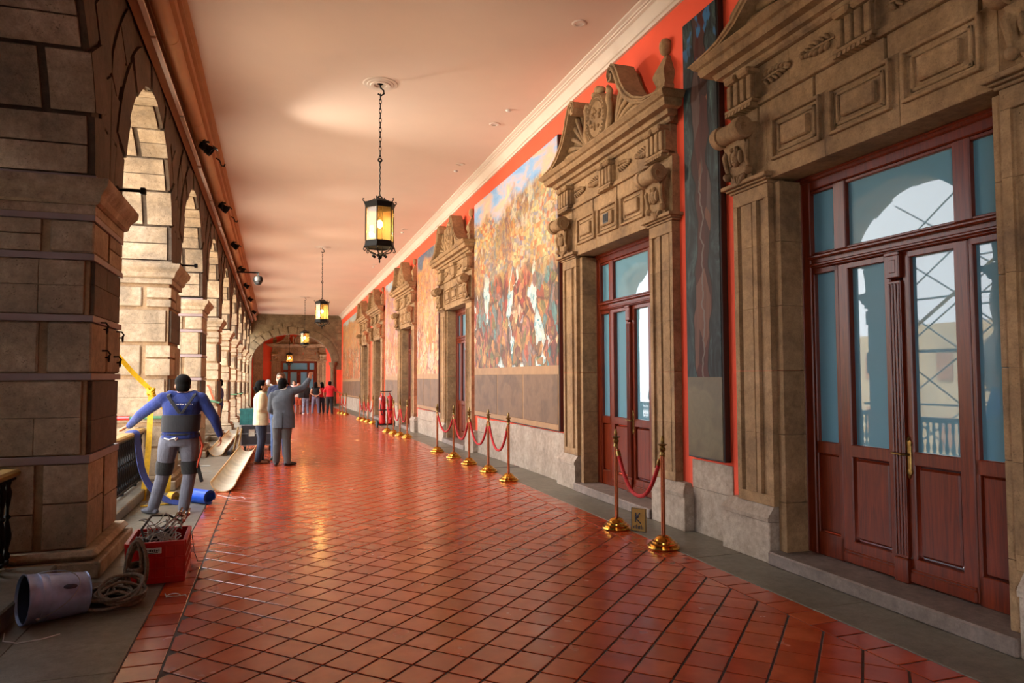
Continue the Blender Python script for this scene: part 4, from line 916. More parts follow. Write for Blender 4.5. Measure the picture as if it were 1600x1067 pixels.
def figure(name,label,loc,rz,H=1.70,pose=None,skin='skin',hair='hair',hairstyle='short',look=(0,1,0),top=None,bottom=None,shoe='blackplastic',skirt=False,vox=.011,build=1.0,female=False,group=None,face=True,sleeve=1.0):
    """local frame: faces +y, right hand +x, feet at z=0"""
    s=H/1.70; b=build
    J=dict(hipL=(-.09,0,.90),hipR=(.09,0,.90),knL=(-.10,.02,.49),knR=(.10,.02,.49),anL=(-.11,-.02,.085),anR=(.11,-.02,.085),toL=(-.13,1,0),toR=(.13,1,0),
      pel=(0,0,.95),wai=(0,0,1.06),che=(0,-.005,1.27),nec=(0,-.01,1.455),shL=(-.175,-.01,1.395),shR=(.175,-.01,1.395),elL=(-.23,-.03,1.12),elR=(.23,-.03,1.12),
      wrL=(-.24,.07,.88),wrR=(.24,.07,.88),hdL=None,hdR=None,paL=(1,0,0),paR=(-1,0,0),cuL=.5,cuR=.5,head=None,shax=(1,0,0))
    if pose: J.update(pose)
    J={k:(tuple(x*s for x in v) if k[:2] in('hi','kn','an','pe','wa','ch','ne','sh','el','wr') and k!='shax' and v is not None else v) for k,v in J.items()}
    t=thing(name,label,'person',loc,rz,group)
    nec=V(J['nec']); F=V(look).normalized(); Rr=F.cross(V((0,0,1))).normalized(); U=Rr.cross(F)
    hc=V(J['head'])*s if J['head'] else nec+V((0,.02,.128))*s; hs=1.10
    rot=Matrix((Rr,F,U)).transposed()
    g=G()
    # torso (bare body), limbs, neck, head : one continuous skin
    ax=J['shax']
    def torso(gg,e,zlo=True):
        w=.155*b if not female else .15*b
        secs=[]
        P=V(J['pel']);W=V(J['wai']);C=V(J['che']);Nn=nec
        secs+=[(P+V((0,0,-.10*s)),.12*s*b+e,.09*s*b+e,(1,0,0)),(P,(.165 if not female else .175)*s*b+e,.115*s*b+e,(1,0,0)),(W,(.148 if not female else .130)*s*b+e,.105*s*b+e,(1,0,0)),
               (W.lerp(C,.5),(.16 if not female else .14)*s*b+e,.112*s*b+e,ax),(C,(.178 if not female else .155)*s*b+e,.118*s*b+e,ax),(C.lerp(Nn,.45),(.18 if not female else .155)*s*b+e,.105*s*b+e,ax),(C.lerp(Nn,.75),.135*s*b+e,.085*s+e,ax),(Nn,.068*s+e,.06*s+e,ax)]
        loft(gg,secs)
    torso(g,0)
    for S_ in'LR':
        chain(g,[J['hip'+S_],J['kn'+S_],J['an'+S_]],[.082*s*b,.055*s,.038*s])
        to=V(J['to'+S_]).normalized(); an=V(J['an'+S_]); hb=an+V((0,0,-.05*s))
        chain(g,[hb-to*.035*s,hb+to*.10*s+V((0,0,-.005)),hb+to*.165*s+V((0,0,-.012))],[.030*s,.03*s,.022*s])
        chain(g,[J['sh'+S_],J['el'+S_],J['wr'+S_]],[.05*s*b,.038*s*b,.027*s])
        cap(g,V(J['che'])+V((0,0,.09*s)),J['sh'+S_],.075*s,.052*s*b)
        d=J['hd'+S_] or tuple(V(J['wr'+S_])-V(J['el'+S_])); hand(g,J['wr'+S_],d,J['pa'+S_],s,1 if S_=='L' else -1,J['cu'+S_],s)
    cap(g,nec-V((0,0,.03)),hc-U*.05*s-F*.015*s,.058*s,.054*s)
    q=lambda x,y,z: hc+(Rr*x+F*y+U*z)*s*hs
    g.ell(q(0,-.005,.03),(.073*s*hs,.094*s*hs,.092*s*hs),16,10,rot); g.ell(q(0,.025,-.035),(.056*s*hs,.066*s*hs,.075*s*hs),14,8,rot)
    cap(g,q(0,.088,.008),q(0,.104,-.026),.010*s,.014*s,8); g.ell(q(0,.07,-.088),(.026*s,.022*s,.02*s),8,6,rot)
    g.ell(q(0,.082,-.058),(.024*s,.014*s,.007*s),8,5,rot); g.ell(q(0,.078,.03),(.05*s,.016*s,.011*s),10,5,rot)
    for e in(-1,1): g.ell(q(e*.076,-.008,-.005),(.011*s,.02*s,.031*s),8,6,rot); g.ell(q(e*.036,.058,-.022),(.024*s,.025*s,.022*s),8,6,rot)
    remesh('body',g,vox*.62 if vox<.014 else vox*.75,skin,t,1)
    if face:
        ge=G(); gl=G()
        for e in(-1,1): ge.ell(q(e*.031,.083,.012),(.013*s,.009*s,.0075*s),8,6,rot); gl.tube([q(e*.012,.094,.034),q(e*.03,.096,.040),q(e*.05,.084,.034)],.0045*s,5)
        part('eyes',ge,'eye',t); part('eyebrows',gl,hair,t)
    # hair
    if hairstyle!='bald':
        g=G(); g.ell(q(0,-.018,.046),(.086*s*hs,.096*s*hs,.088*s*hs),16,10,rot); g.ell(q(0,-.042,-.012),(.076*s*hs,.068*s*hs,.080*s*hs),14,8,rot)
        g.ell(q(0,.045,.098),(.055*s,.045*s,.03*s),12,6,rot)
        if hairstyle=='bun': g.ell(q(0,-.11,-.01),(.055*s,.05*s,.05*s),12,8,rot); cap(g,q(0,-.10,-.03),q(0,-.085,-.14),.05*s,.035*s)
        if hairstyle=='long':
            for x in(-.05,-.02,.02,.05): cap(g,q(x,-.06,.0),q(x*1.3,-.085,-.24),.045*s,.035*s)
        remesh('hair',g,vox*.8,hair,t,2)
    # bottom garment
    if bottom:
        g=G(); e=.012; P=V(J['pel'])
        loft(g,[(P+V((0,0,-.13*s)),.15*s*b+e,.10*s*b+e,(1,0,0)),(P,(.168 if not female else .178)*s*b+e,.118*s*b+e,(1,0,0)),(V(J['wai'])+V((0,0,-.0)),(.152 if not female else .135)*s*b+e,.108*s*b+e,(1,0,0))])
        for S_ in'LR':
            h,k,a=V(J['hip'+S_]),V(J['kn'+S_]),V(J['an'+S_])
            if skirt: cap(g,h,h.lerp(k,.85),.10*s*b,.10*s*b)
            else:
                mid=h.lerp(k,.45); chain(g,[h+V((0,0,-.02)),mid,k,k.lerp(a,.45),a+V((0,0,.0))],[.097*s*b+e*.6,.088*s*b+e*.6,.066*s+e,.064*s+e,.054*s+e],12)
                cap(g,a+V((0,0,.01)),a+V(J['to'+S_]).normalized()*.02*s+V((0,0,-.012)),.056*s+e*.5,.058*s)
        remesh('skirt' if skirt else 'trousers',g,vox,bottom,t,3)
    # top garment
    if top:
        kind,mt,hem=top; e={'shirt':.014,'jacket':.024,'tank':.010}[kind]
        g=G(); torso(g,e); P=V(J['pel'])
        loft(g,[(P+V((0,0,hem*s)),(.172 if not female else .185)*s*b+e,.122*s*b+e,(1,0,0)),(P+V((0,0,.02)),.168*s*b+e,.118*s*b+e,(1,0,0)),(V(J['wai']),(.150 if not female else .135)*s*b+e,.108*s*b+e,(1,0,0))])
        for S_ in'LR':
            a,c,d=V(J['sh'+S_]),V(J['el'+S_]),V(J['wr'+S_])
            cap(g,V(J['che'])+V((0,0,.08*s)),a,.085*s+e*.6,.058*s*b+e*.6,12)
            if kind=='tank': continue
            cap(g,nec+V((0,-.012,-.045*s)),nec.lerp(a,.62)+V((0,0,.012)),.052*s+e*.5,.052*s*b+e*.5,12)
            if sleeve>=1: chain(g,[a,a.lerp(c,.5),c,c.lerp(d,.96)],[.054*s*b+e,.049*s*b+e,.042*s*b+e,.031*s+e*.7],12)
            else: chain(g,[a,a.lerp(c,sleeve)],[.060*s*b+e,.054*s*b+e],12)
        cap(g,nec-V((0,0,.03*s)),nec+V((0,.006,.012*s)),.066*s+e*.6,.058*s+e*.5,12)
        remesh({'shirt':'shirt','jacket':'jacket','tank':'sleeveless_top'}[kind],g,vox,mt,t,3)
    for S_ in'LR':
        to=V(J['to'+S_]).normalized(); an=V(J['an'+S_]); hb=an+V((0,0,-.045*s))
        g=G(); chain(g,[hb-to*.045*s,hb+to*.04*s,hb+to*.11*s+V((0,0,-.006)),hb+to*.185*s+V((0,0,-.012))],[.037*s,.040*s,.04*s,.026*s],10)
        g.v=[(x,y,max(z,.0)) for x,y,z in g.v]; o=remesh('shoe',g,.009 if vox<.014 else vox*.8,shoe,t,2)
    return t,J,hc
CL=lambda n,c,**k: MAT.setdefault('c_'+n,cloth(n,c,**k))
CL('workblue','#10276b'); CL('belt','#1b1b20',fold=.15); CL('workgrey','#5d5d68'); CL('kneeblack','#0f0f12'); CL('suit','#454950',fold=.25); CL('cream','#d8c39b',fold=.25); CL('navy','#1b2238'); CL('navyknit','#151e42'); CL('jeans','#3d5580'); CL('black','#17171a'); CL('redpolo','#cf1620'); CL('greyjean','#6d6a80'); CL('orangecl','#c2502a'); CL('pink','#e3b3ab'); CL('patterned','#7d8296',var=.5); CL('white','#dcd8d2'); CL('brownshoe','#8a5a3a'); CL('olive','#5f6a4c'); CL('suittrouser','#4c4a48',fold=.25); CL('wine','#7d2028')

# worker at the railing, seen from behind
W,J,hc=figure('person','person in blue shirt, black back belt and grey trousers, one hand on the railing',(-1.10,9.70,0),0,1.72,
  dict(hipL=(-.12,0,.90),hipR=(.10,0,.90),knL=(-.18,.04,.50),knR=(.115,.02,.50),anL=(-.29,.06,.085),anR=(.06,-.06,.085),toL=(-.75,.75,0),toR=(.12,1,0),pel=(0,0,.95),wai=(0,.0,1.06),che=(.015,.01,1.27),nec=(.02,.02,1.455),
   shL=(-.20,.0,1.40),shR=(.23,.0,1.395),elL=(-.47,.20,1.20),wrL=(-.64,.44,1.045),elR=(.385,-.02,1.14),wrR=(.45,.04,.93),hdL=(-.55,.45,-.22),paL=(0,0,-1),cuL=.25,hdR=(.12,.1,-1),paR=(-1,.0,0),cuR=.7,head=(.015,.045,1.548)),
  build=1.17,top=('shirt','c_workblue',-.04),bottom='c_workgrey',shoe='c_workgrey',vox=.010,face=False,look=(-.1,1,-.12))
s_=1.72/1.70
def rel(*p): return V(p)*s_
g=G(); loft(g,[(rel(0,0,1.0),.222,.165,(1,0,0)),(rel(.005,0,1.08),.222,.165,(1,0,0)),(rel(.01,.005,1.17),.225,.165,(1,0,0)),(rel(.012,.006,1.20),.222,.163,(1,0,0))]); part('back_belt',g,'c_belt',W,smooth=60)
g=G()
for a,c in(((-.13,-.125,1.43),(.01,-.165,1.22)),((.16,-.125,1.43),(.03,-.165,1.22)),((-.13,-.125,1.43),(-.12,.06,1.47)),((.16,-.125,1.43),(.15,.06,1.47))):
    a,c=rel(*a),rel(*c); pts=[a.lerp(c,u/4)+V((0,-.018*math.sin(math.pi*u/4),0)) for u in range(5)]
    for o_ in(-.012,0,.012): g.tube([p+V((o_,0,o_*.3)) for p in pts],.0085,5)
part('brace_strap',g,'c_belt',W)
for S_ in'LR':
    k=V(J['kn'+S_]); g=G(); h_=V(J['hip'+S_]); d=(h_-k).normalized(); g.tube([k-d*.02,k+d*.02,k+d*.10,k+d*.14],[.096,.100,.106,.104],18); part('knee_pad',g,'c_kneeblack',W)
g=G().tube([rel(.21*math.cos(a)*1.0,.15*math.sin(a)*1.0,.965) for a in [i*math.pi/10 for i in range(20)]],.014,6,True); g.tube([rel(.21,.02,.96),rel(.235,.0,.85),rel(.225,.0,.72),rel(.205,.02,.60)],.012,6); part('work_harness',g,'c_kneeblack',W)
g=G().tube([rel(.22,-.03,.93),rel(.255,-.05,.82),rel(.235,-.05,.70),rel(.21,-.05,.62),rel(.20,-.06,.55)],[.012,.016,.014,.012,.008],6); part('red_lanyard',g,'orange',W)
g=G().rbox(-.022,.022,-.008,.008,-.13,.13,.006); o=part('hanging_strap',g,'c_kneeblack',W,rel(.225,-.05,.50),(0,R(-14),0))
g=G().tube([rel(-.16,-.15,.93),rel(-.10,-.175,.91),rel(-.03,-.165,.93)],.008,6).tube([rel(-.05,-.165,.93),rel(-.03,-.18,.90),rel(-.01,-.165,.93)],.008,6); part('tool_clip',g,'chrome',W)
g=G()
for i,(x,l) in enumerate(((-.105,.02),(-.075,.012),(-.05,.03),(-.01,.018),(.015,.02),(.05,.012),(.07,.02),(.10,.016),(.125,.012))): g.box(x+.015,x+.015+l,-.1515,-.146,1.328*s_-.004,1.328*s_+.006+.003*(i%2))
part('back_lettering',g,'whiteplastic',W,(0,.0,.0),(R(0),0,0))

# three people talking
SM,SJ,_h=figure('person','person in grey suit seen from behind, right arm raised with open hand',(.16,14.40,0),R(-12),1.68,
  dict(hipL=(-.10,0,.90),hipR=(.08,0,.90),knL=(-.11,.02,.49),knR=(.07,.02,.49),anL=(-.12,0,.085),anR=(.10,-.03,.085),toL=(-.15,1,0),toR=(.75,.8,0),pel=(.02,0,.95),wai=(.01,0,1.06),che=(-.01,.01,1.26),nec=(.0,.03,1.445),shax=(1,0,.28),
  shL=(-.20,.02,1.35),shR=(.17,.02,1.43),elR=(.36,.10,1.50),wrR=(.46,.14,1.66),hdR=(.32,.05,1),paR=(-.5,.9,0),cuR=.12,elL=(-.235,.02,1.08),wrL=(-.16,.20,1.0),hdL=(.4,.8,.1),paL=(0,0,1),head=(-.02,.06,1.555)),
  top=('jacket','c_suit',-.22),bottom='c_suittrouser',shoe='blackplastic',vox=.011,build=1.08,face=False,look=(.12,1,.12))
figure('person','person in cream jacket and navy trousers with dark tied-back hair, hands held together',(-.25,14.98,0),R(-82),1.62,
  dict(anL=(-.09,.02,.085),anR=(.08,-.06,.085),toL=(-.2,1,0),toR=(.1,1,0),shL=(-.16,0,1.39),shR=(.16,0,1.39),elL=(-.20,-.03,1.13),elR=(.20,-.03,1.13),wrL=(-.09,.20,1.09),wrR=(.09,.21,1.08),hdL=(.7,.7,0),hdR=(-.7,.7,0),paL=(.3,0,-1),paR=(-.3,0,-1),cuL=.9,cuR=.9),
  top=('jacket','c_cream',-.16),bottom='c_navy',shoe='c_brownshoe',vox=.011,build=1.05,female=True,hairstyle='bun',look=(.05,1,.18))
figure('person','person in navy sweater and blue jeans facing us, partly hidden behind the grey suit',(.12,15.62,0),R(172),1.77,
  dict(wrL=(-.10,.20,1.02),wrR=(.12,.2,1.0)),top=('shirt','c_navyknit',-.06),bottom='c_jeans',shoe='blackplastic',skin='skinpale',hair='hairbrown',vox=.011,build=1.03,look=(.2,1,.12))

s_=1.68/1.70; a=V(SJ['elR']); b_=V(SJ['wrR']); d=(b_-a).normalized()
part('shirt_cuff',G().tube([b_-d*.045,b_-d*.02,b_+d*.012],[.040,.040,.038],14),'c_white',SM,smooth=60)
n_=V(SJ['nec']); part('shirt_collar',G().tube([n_+V((0,.0,.01)),n_+V((0,.012,.055))],[.078,.066],16),'c_white',SM,smooth=60)
n_=V(J['nec']); part('collar',G().tube([n_+V((0,.0,.0)),n_+V((0,.008,.032))],[.079,.070],16),'c_pink',W,smooth=60)
g=G().box(-.004,.004,-.006,.006,-.16,.16); part('jacket_vent',g,'c_black',SM,V((.02,-.158,.86)),smooth=0)
# far group
figure('person','person in red polo shirt and black trousers, arm stretched over a barrier post',(2.68,37.5,0),R(-8),1.66,
  dict(elR=(.34,.08,1.18),wrR=(.56,.16,1.08),hdR=(.9,.2,-.2),paR=(0,0,-1),elL=(-.30,-.02,1.14),wrL=(-.30,.12,.95),anL=(-.12,0,.085),anR=(.12,0,.085)),top=('shirt','c_redpolo',-.03),bottom='c_black',vox=.016,face=False,sleeve=.85,build=1.1)
figure('person','person in black sleeveless top and grey trousers, hands clasped behind the back',(2.0,37.8,0),R(0),1.62,
  dict(elL=(-.27,-.08,1.12),elR=(.27,-.08,1.12),wrL=(-.08,-.17,1.0),wrR=(.08,-.18,.98),hdL=(.9,0,-.3),hdR=(-.9,0,-.3),paL=(0,1,0),paR=(0,1,0),anL=(-.16,0,.085),anR=(.16,0,.085),knL=(-.14,0,.49),knR=(.14,0,.49)),top=('tank','c_black',-.02),bottom='c_greyjean',vox=.016,female=True,build=1.12,hairstyle='long',face=False,shoe='c_brownshoe')
figure('person','person in black shirt and pale patterned trousers with a dark shoulder bag',(1.52,38.0,0),R(10),1.58,None,top=('shirt','c_black',-.06),bottom='c_patterned',vox=.016,face=False,shoe='c_white',sleeve=.8)
figure('person','person in orange skirt and white top, half hidden behind the raised arm',(1.18,38.7,0),R(-15),1.58,None,top=('shirt','c_white',-.0),bottom='c_orangecl',skirt=True,vox=.017,female=True,hairstyle='bald',face=False,sleeve=.6,shoe='c_brownshoe')
figure('person','person in pale pink shirt with red face, beyond the raised arm',(.98,39.4,0),R(170),1.70,None,top=('shirt','c_pink',-.05),bottom='c_jeans',skin='skinpale',hair='hairbrown',vox=.017,build=1.1)
figure('person','person in red shirt and dark jeans between the black top and the guard',(2.36,38.9,0),R(20),1.62,None,top=('shirt','c_redpolo',-.05),bottom='c_navy',vox=.017,female=True,hairstyle='long',face=False,sleeve=.6)
figure('person','person in wine coloured top just right of the navy sweater',(.62,38.6,0),R(-30),1.60,None,top=('shirt','c_wine',-.05),bottom='c_black',vox=.017,female=True,hairstyle='short',face=False)
figure('person','white-haired person in olive shirt behind the cream jacket',(-.27,33.0,0),R(15),1.72,None,top=('shirt','c_olive',-.05),bottom='c_greyjean',skin='skinpale',hair='hairwhite',vox=.016,face=False)
figure('person','dark-haired tall person standing far behind the white-haired one',(-.32,40.5,0),R(160),1.80,None,top=('shirt','c_white',-.05),bottom='c_black',vox=.017)
figure('person','worker in blue standing half hidden behind a lit pier farther along the arcade',(-1.60,23.45,0),R(90),1.70,None,top=('shirt','c_workblue',-.05),bottom='c_navy',vox=.016,face=False)
bag=part('shoulder_bag',G().rbox(-.16,.16,-.06,.06,-.14,.14,.04),'blackplastic',None,(1.30,37.85,.98)); tag(bag,'dark bag hanging at the side of the person in patterned trousers','bag')

# ------------------------------------------------------------------ railings between the piers
def railing(y0,y1):
    t=thing('balustrade','','railing',(-1.87,(y0+y1)/2,0)); L=(y1-y0)/2
    part('handrail',G().rbox(-.075,.075,-L,L,.865,.925,.02),'rail',t); part('under_rail',G().rbox(-.04,.04,-L,L,.835,.866,.004),'iron',t); part('bottom_rail',G().rbox(-.03,.03,-L,L,.17,.20,.004),'iron',t)
    n=int(2*L/.125); b=G().lathe([(.028,.20),(.03,.24),(.016,.26),(.02,.30),(.034,.36),(.036,.40),(.022,.48),(.014,.52),(.03,.54),(.014,.56),(.014,.62),(.022,.66),(.032,.74),(.018,.79),(.026,.82),(.026,.836)],(0,0,0),'z',8).mesh('baluster',MAT['iron'],60)
    for k in range(n): link('baluster',b,t,(0,-L+2*L*(k+.5)/n,0))
    for k in range(4): part('foot',G().rbox(-.03,.03,-.03,.03,.14,.18,.004),'iron',t,(0,-L+2*L*(k+.5)/4,0))
    return t
r0=railing(PY[1]+PL+.01,PY[2]-.01); tag(r0,'black iron balustrade with wooden handrail beside the worker in blue','railing','balustrades between the piers')
for k,y in ((0,PY[0]),(2,PY[2]),(3,PY[3])):
    c=copy_tree(r0); c.location=(-1.87 if k else -2.06,y+PL+(PER-PL)/2,0); tag(c,{0:'black iron balustrade with wooden handrail in front of the nearest pier, by the bucket',2:'black iron balustrade behind the second pier',3:'black iron balustrade behind the third pier'}[k],'railing')

# ------------------------------------------------------------------ things on the floor, near left
t=thing('paint_bucket','dented blue-grey metal bucket lying on its side by the nearest pier','bucket',(-1.42,5.82,0))
ax=V((-.86,-.50,.085)).normalized(); rot=ax.to_track_quat('Z','X').to_matrix().to_4x4(); cen=V((.15,.06,.143))
def place(g): g.v=[tuple(rot@V(v)+cen) for v in g.v]; return g
g=G().lathe([(.0,0),(.140,0),(.146,.004),(.141,.012),(.150,.12),(.157,.25),(.159,.255),(.157,.262),(.161,.30),(.165,.305),(.162,.312),(.167,.375),(.172,.385),(.164,.388),(.160,.375),(.153,.25),(.138,.012),(.0,.010)],(0,0,0),'z',32)
for i,v in enumerate(g.v):
    a=math.atan2(v[1],v[0]); d=math.exp(-((v[2]-.14)/.07)**2)*math.exp(-((a-1.3)/.25)**2)*.016; k=1-d/max(.1,math.hypot(v[0],v[1])); g.v[i]=(v[0]*k,v[1]*k,v[2])
MAT['bucket']=plain('bucket_metal','#93a3cc',.38,.35,var=.22,scale=7,bump=.15); MAT['bucketin']=plain('dark_paint','#1d1f3a',.6,var=.3)
part('body',place(g),'bucket',t); part('paint_lining',place(G().lathe([(.0,.018),(.135,.018),(.150,.25),(.158,.37),(.155,.37),(.147,.25),(.131,.022),(0,.022)],(0,0,0),'z',28)),'bucketin',t)
tl_=rot.inverted().to_3x3()@V((.25,-.70,.66)); ph=math.atan2(tl_.y,tl_.x)
part('wire_handle',place(G().tube([(.172*math.cos(a),.172*math.sin(a),.315-.23*math.sin((a-ph+1.45)/2.9*math.pi)) for a in [ph-1.45+2.9*i/16 for i in range(17)]],.0032,5)),'steel',t)
for a in(ph-1.45,ph+1.45): part('handle_ear',place(G().ell((.166*math.cos(a),.166*math.sin(a),.315),(.014,.014,.014),8,6)),'steel',t)
part('paint_streak',place(G().strip([(.0,0),(.1,0)],[(0,.001),(.1,.001)],'x',0,.001)) if 0 else place(G().ell((.1525*math.cos(ph-.15),.1525*math.sin(ph-.15),.14),(.006,.018,.045),8,6,Matrix.Rotation(ph-.15,3,'Z'))),'bucketin',t)
t=thing('rusty_can','brown rusted can lying behind the bucket','can',(-1.23,6.10,0)); part('body',G().lathe([(.0,-.09),(.07,-.088),(.074,-.08),(.072,0),(.074,.08),(.07,.088),(.0,.085)],(0,0,.075),'x',18),'rust',t); part('lid_rim',G().lathe([(.062,.082),(.076,.086),(.076,.094),(.060,.092)],(0,0,.075),'x',18),'rust',t)
# coil of rope
random.seed(5); g=G()
def loop(c,ra,rb,tilt,az,wob,n=30):
    M=Matrix.Rotation(az,3,'Z')@Matrix.Rotation(tilt,3,'X'); pts=[M@V((ra*math.cos(a)*(1+wob*math.sin(2*a+az)),rb*math.sin(a),wob*.12*math.sin(3*a))) for a in [2*math.pi*i/n for i in range(n)]]
    zm=min(q_.z for q_ in pts); return [V((q_.x+c[0],q_.y+c[1],q_.z-zm+c[2])) for q_ in pts]
for k in range(16): g.tube(loop((random.uniform(-.10,.08),random.uniform(-.08,.05),.011+.006*k),random.uniform(.10,.17),random.uniform(.08,.13),random.uniform(-.25,.85),random.uniform(-.8,.9),random.uniform(-.12,.12)),.0105,6,True)
for k in range(9): g.tube(loop((.07+random.uniform(-.015,.015),.09+.012*k,.03+.012*random.random()),.062+random.uniform(-.012,.014),.185+random.uniform(-.02,.02),R(78),random.uniform(-.3,.3),random.uniform(-.1,.1)),.0105,6,True)
for k in range(4): g.tube([(.07+.055*math.cos(a),.14+.085*math.sin(a),.20+.014*k+.01*math.sin(a)) for a in [i*math.pi/8 for i in range(16)]],.0105,6,True)
o=part('rope_coil',g,'rope',None,(-1.06,5.98,0)); tag(o,'coil of dirty grey rope heaped against the red crate','rope')
# red crate and its load
cx0,cx1,cy0,cy1,ch=-.215,.215,-.30,.30,.335
t=thing('plastic_crate','red plastic crate full of cables and clamps at the edge of the tiles','crate',(-.915,6.80,0),R(2))
g=G(); g.rbox(cx0+.012,cx1-.012,cy0+.012,cy1-.012,0,.012,.004)
part('crate_floor',g,'redplastic',t)
def wallpan(name,horizontal,pos,sgn):
    g=G(); a0,a1=(cx0,cx1) if horizontal else (cy0,cy1); n=6 if horizontal else 8
    def bx(u0,u1,z0,z1,d=.007):
        if horizontal: g.rbox(u0,u1,pos-d,pos+d,z0,z1,.002)
        else: g.rbox(pos-d,pos+d,u0,u1,z0,z1,.002)
    bx(a0,a1,.0,.05,.008); bx(a0,a1,ch-.035,ch,.014); bx(a0,a1,.05,ch-.03,.0035); bx(a0,a1,.115,.125,.009); bx(a0,a1,.20,.21,.009)
    for k in range(n+1): u=a0+(a1-a0)*k/n; bx(max(a0,u-.006),min(a1,u+.006),.04,ch-.03,.009)
    return part(name,g,'redplastic',t,smooth=0)
wallpan('crate_side',True,cy0,-1); wallpan('crate_side',True,cy1,1); wallpan('crate_side',False,cx0,-1); wallpan('crate_side',False,cx1,1)
g=G().rbox(-.115,.045,-.324,-.312,.245,.29,.002); lb=part('printed_label',g,'whiteplastic',t)
g=G(); x=-.105
for i,l in enumerate((.014,.010,.014,.006,.016,.012,.010,.014,.008)): g.box(x,x+l,-.3255,-.3235,.262,.281-.004*(i%2)); x+=l+.004
g.box(-.10,.02,-.3255,-.3235,.250,.255); part('label_print',g,'darkgrey',lb)
random.seed(9); g=G()
for k in range(15):
    g.tube([V((max(-.185,min(.185,q_.x)),max(-.27,min(.27,q_.y)),q_.z)) for q_ in loop((random.uniform(-.10,.12),random.uniform(-.2,.16),ch-.10+.006*k),random.uniform(.05,.10),random.uniform(.06,.12),random.uniform(-.9,.9),random.uniform(0,3),random.uniform(-.25,.25))],.0048,5,True)
for k in range(4): g.tube([(-.15+.1*k,-.25,ch-.05),(-.1+.08*k,-.15,ch+.0),(0+.03*k,.0,ch-.03),(.05,.18,ch-.08)],.0048,5)
o=part('cable_bundle',g,plain('grey_cable','#b8b3ab',.5,var=.2),None,(-.915,6.80,.035)); tag(o,'tangle of pale grey cable lying in the red crate','cable')
t=thing('clamp_tool','black bodied tool with silver clamps sticking out of the red crate','tool',(-.90,6.84,.24),R(25))
part('body',G().rbox(-.18,.10,-.05,.05,.03,.12,.012),'blackplastic',t,rot=(0,R(-24),0)); 
g=G(); g.tube([(-.20,-.03,.02),(-.02,-.04,.15),(.12,-.03,.235)],.009,7)
for k,(x,y,z) in enumerate(((.10,-.02,.20),(.14,.0,.23),(.17,.02,.20),(.15,-.05,.175),(.20,-.02,.22))):
    g.lathe([(.012,0),(.02,.008),(.02,.03),(.012,.036)],(x,y,z),'z',9); g.tube([(x,y,z+.03),(x+.02,y,z+.065)],.008,6); g.tube([(x,y,z),(x-.03,y+.02,z-.05)],.007,6)
part('silver_clamps',g,'chrome',t)
o=part('hose',G().tube([(-.98+.0,6.55,.30),(-1.03,6.62,.42),(-.98,6.78,.50),(-.86,6.90,.475),(-.78,6.92,.42)],.010,7),'blackplastic'); tag(o,'black hose arching over the red crate','hose')
o=part('thin_cable',G().tube([(-.70,6.98,.325),(-.685,7.0,.30),(-.665,7.02,.12),(-.64,7.08,.02),(-.60,7.13,.006)],.0035,5),'blackplastic'); tag(o,'thin black cable trailing from the red crate onto the tiles','cable')
o=part('cable_tie',G().tube([(-.035+.05*math.cos(a),.035*math.sin(a),.006+.012*abs(math.sin(a))) for a in [i*math.pi/7 for i in range(13)]]+[(.05,.02,.006),(.06,-.02,.004)],.0035,5).tube([(-.085,.02,.006),(-.10,.05,.02)],.0035,5),'whiteplastic',None,(-.68,6.06,0)); tag(o,'small twisted white cable tie on the border tiles','cable tie')
o=part('white_wire',G().tube([(-1.66,5.56,.006),(-1.62,5.40,.005),(-1.52,5.33,.005),(-1.40,5.36,.005),(-1.31,5.43,.006)],.004,5),'whiteplastic'); tag(o,'curved white wire lying on the stone floor in front of the bucket','wire')
o=part('white_wire',G().tube([(-1.46,14.77,.006),(-1.3,14.9,.006),(-1.15,14.86,.006)],.008,5),'whiteplastic'); tag(o,'farther of two white wires on the stone floor by the third pier','wire')
o=part('white_wire',G().tube([(-1.40,13.91,.006),(-1.22,13.84,.006),(-1.05,13.84,.006)],.008,5),'whiteplastic'); tag(o,'nearer of two white wires on the stone floor by the third pier','wire')
o=part('thin_wire',G().tube([(-.75,11.0,.005),(-.6,10.75,.004),(-.48,10.62,.004),(-.42,10.66,.012),(-.36,10.52,.004),(-.25,10.56,.004)],.0035,5),'whiteplastic'); tag(o,'thin loose wire on the tiles in front of the nearer half tube','wire')
# straps
def ribbon(pts,w,wd,mat,th=.004):
    g=G(); pts=[V(p) for p in pts]; n=len(pts); vs=[];f=[]
    for i,p in enumerate(pts):
        tg=(pts[min(i+1,n-1)]-pts[max(i-1,0)]).normalized(); wv=(V(wd)-tg*V(wd).dot(tg)).normalized(); nn=tg.cross(wv)
        for a,b_ in((-1,-1),(1,-1),(1,1),(-1,1)): vs.append(p+wv*w/2*a+nn*th*b_)
    for i in range(n-1):
        for k in range(4): f.append((4*i+k,4*i+(k+1)%4,4*i+4+(k+1)%4,4*i+4+k))
    f+=[(3,2,1,0),tuple(4*(n-1)+k for k in range(4))]
    return g.add(vs,f)
def bez(p,n=14):
    p=[V(q) for q in p]; out=[]
    for i in range(len(p)-1):
        a,b,c,d=p[max(i-1,0)],p[i],p[i+1],p[min(i+2,len(p)-1)]
        for k in range(n):
            t=k/n; out.append(.5*((2*b)+(c-a)*t+(2*a-5*b+4*c-d)*t*t+(3*b-a-3*c+d)*t**3))
    return out+[p[-1]]
t=thing('yellow_strap','yellow webbing strap tied in a knot and hanging to the floor beside the worker','strap',(-1.66,11.1,0))
part('hanging_length',ribbon(bez([(-.0,.12,1.44),(.0,.06,1.0),(-.01,-.02,.5),(-.03,-.16,.02),(.02,-.3,.008)],8),.072,(1,.1,0),'yellow'),'yellow',t,smooth=50)
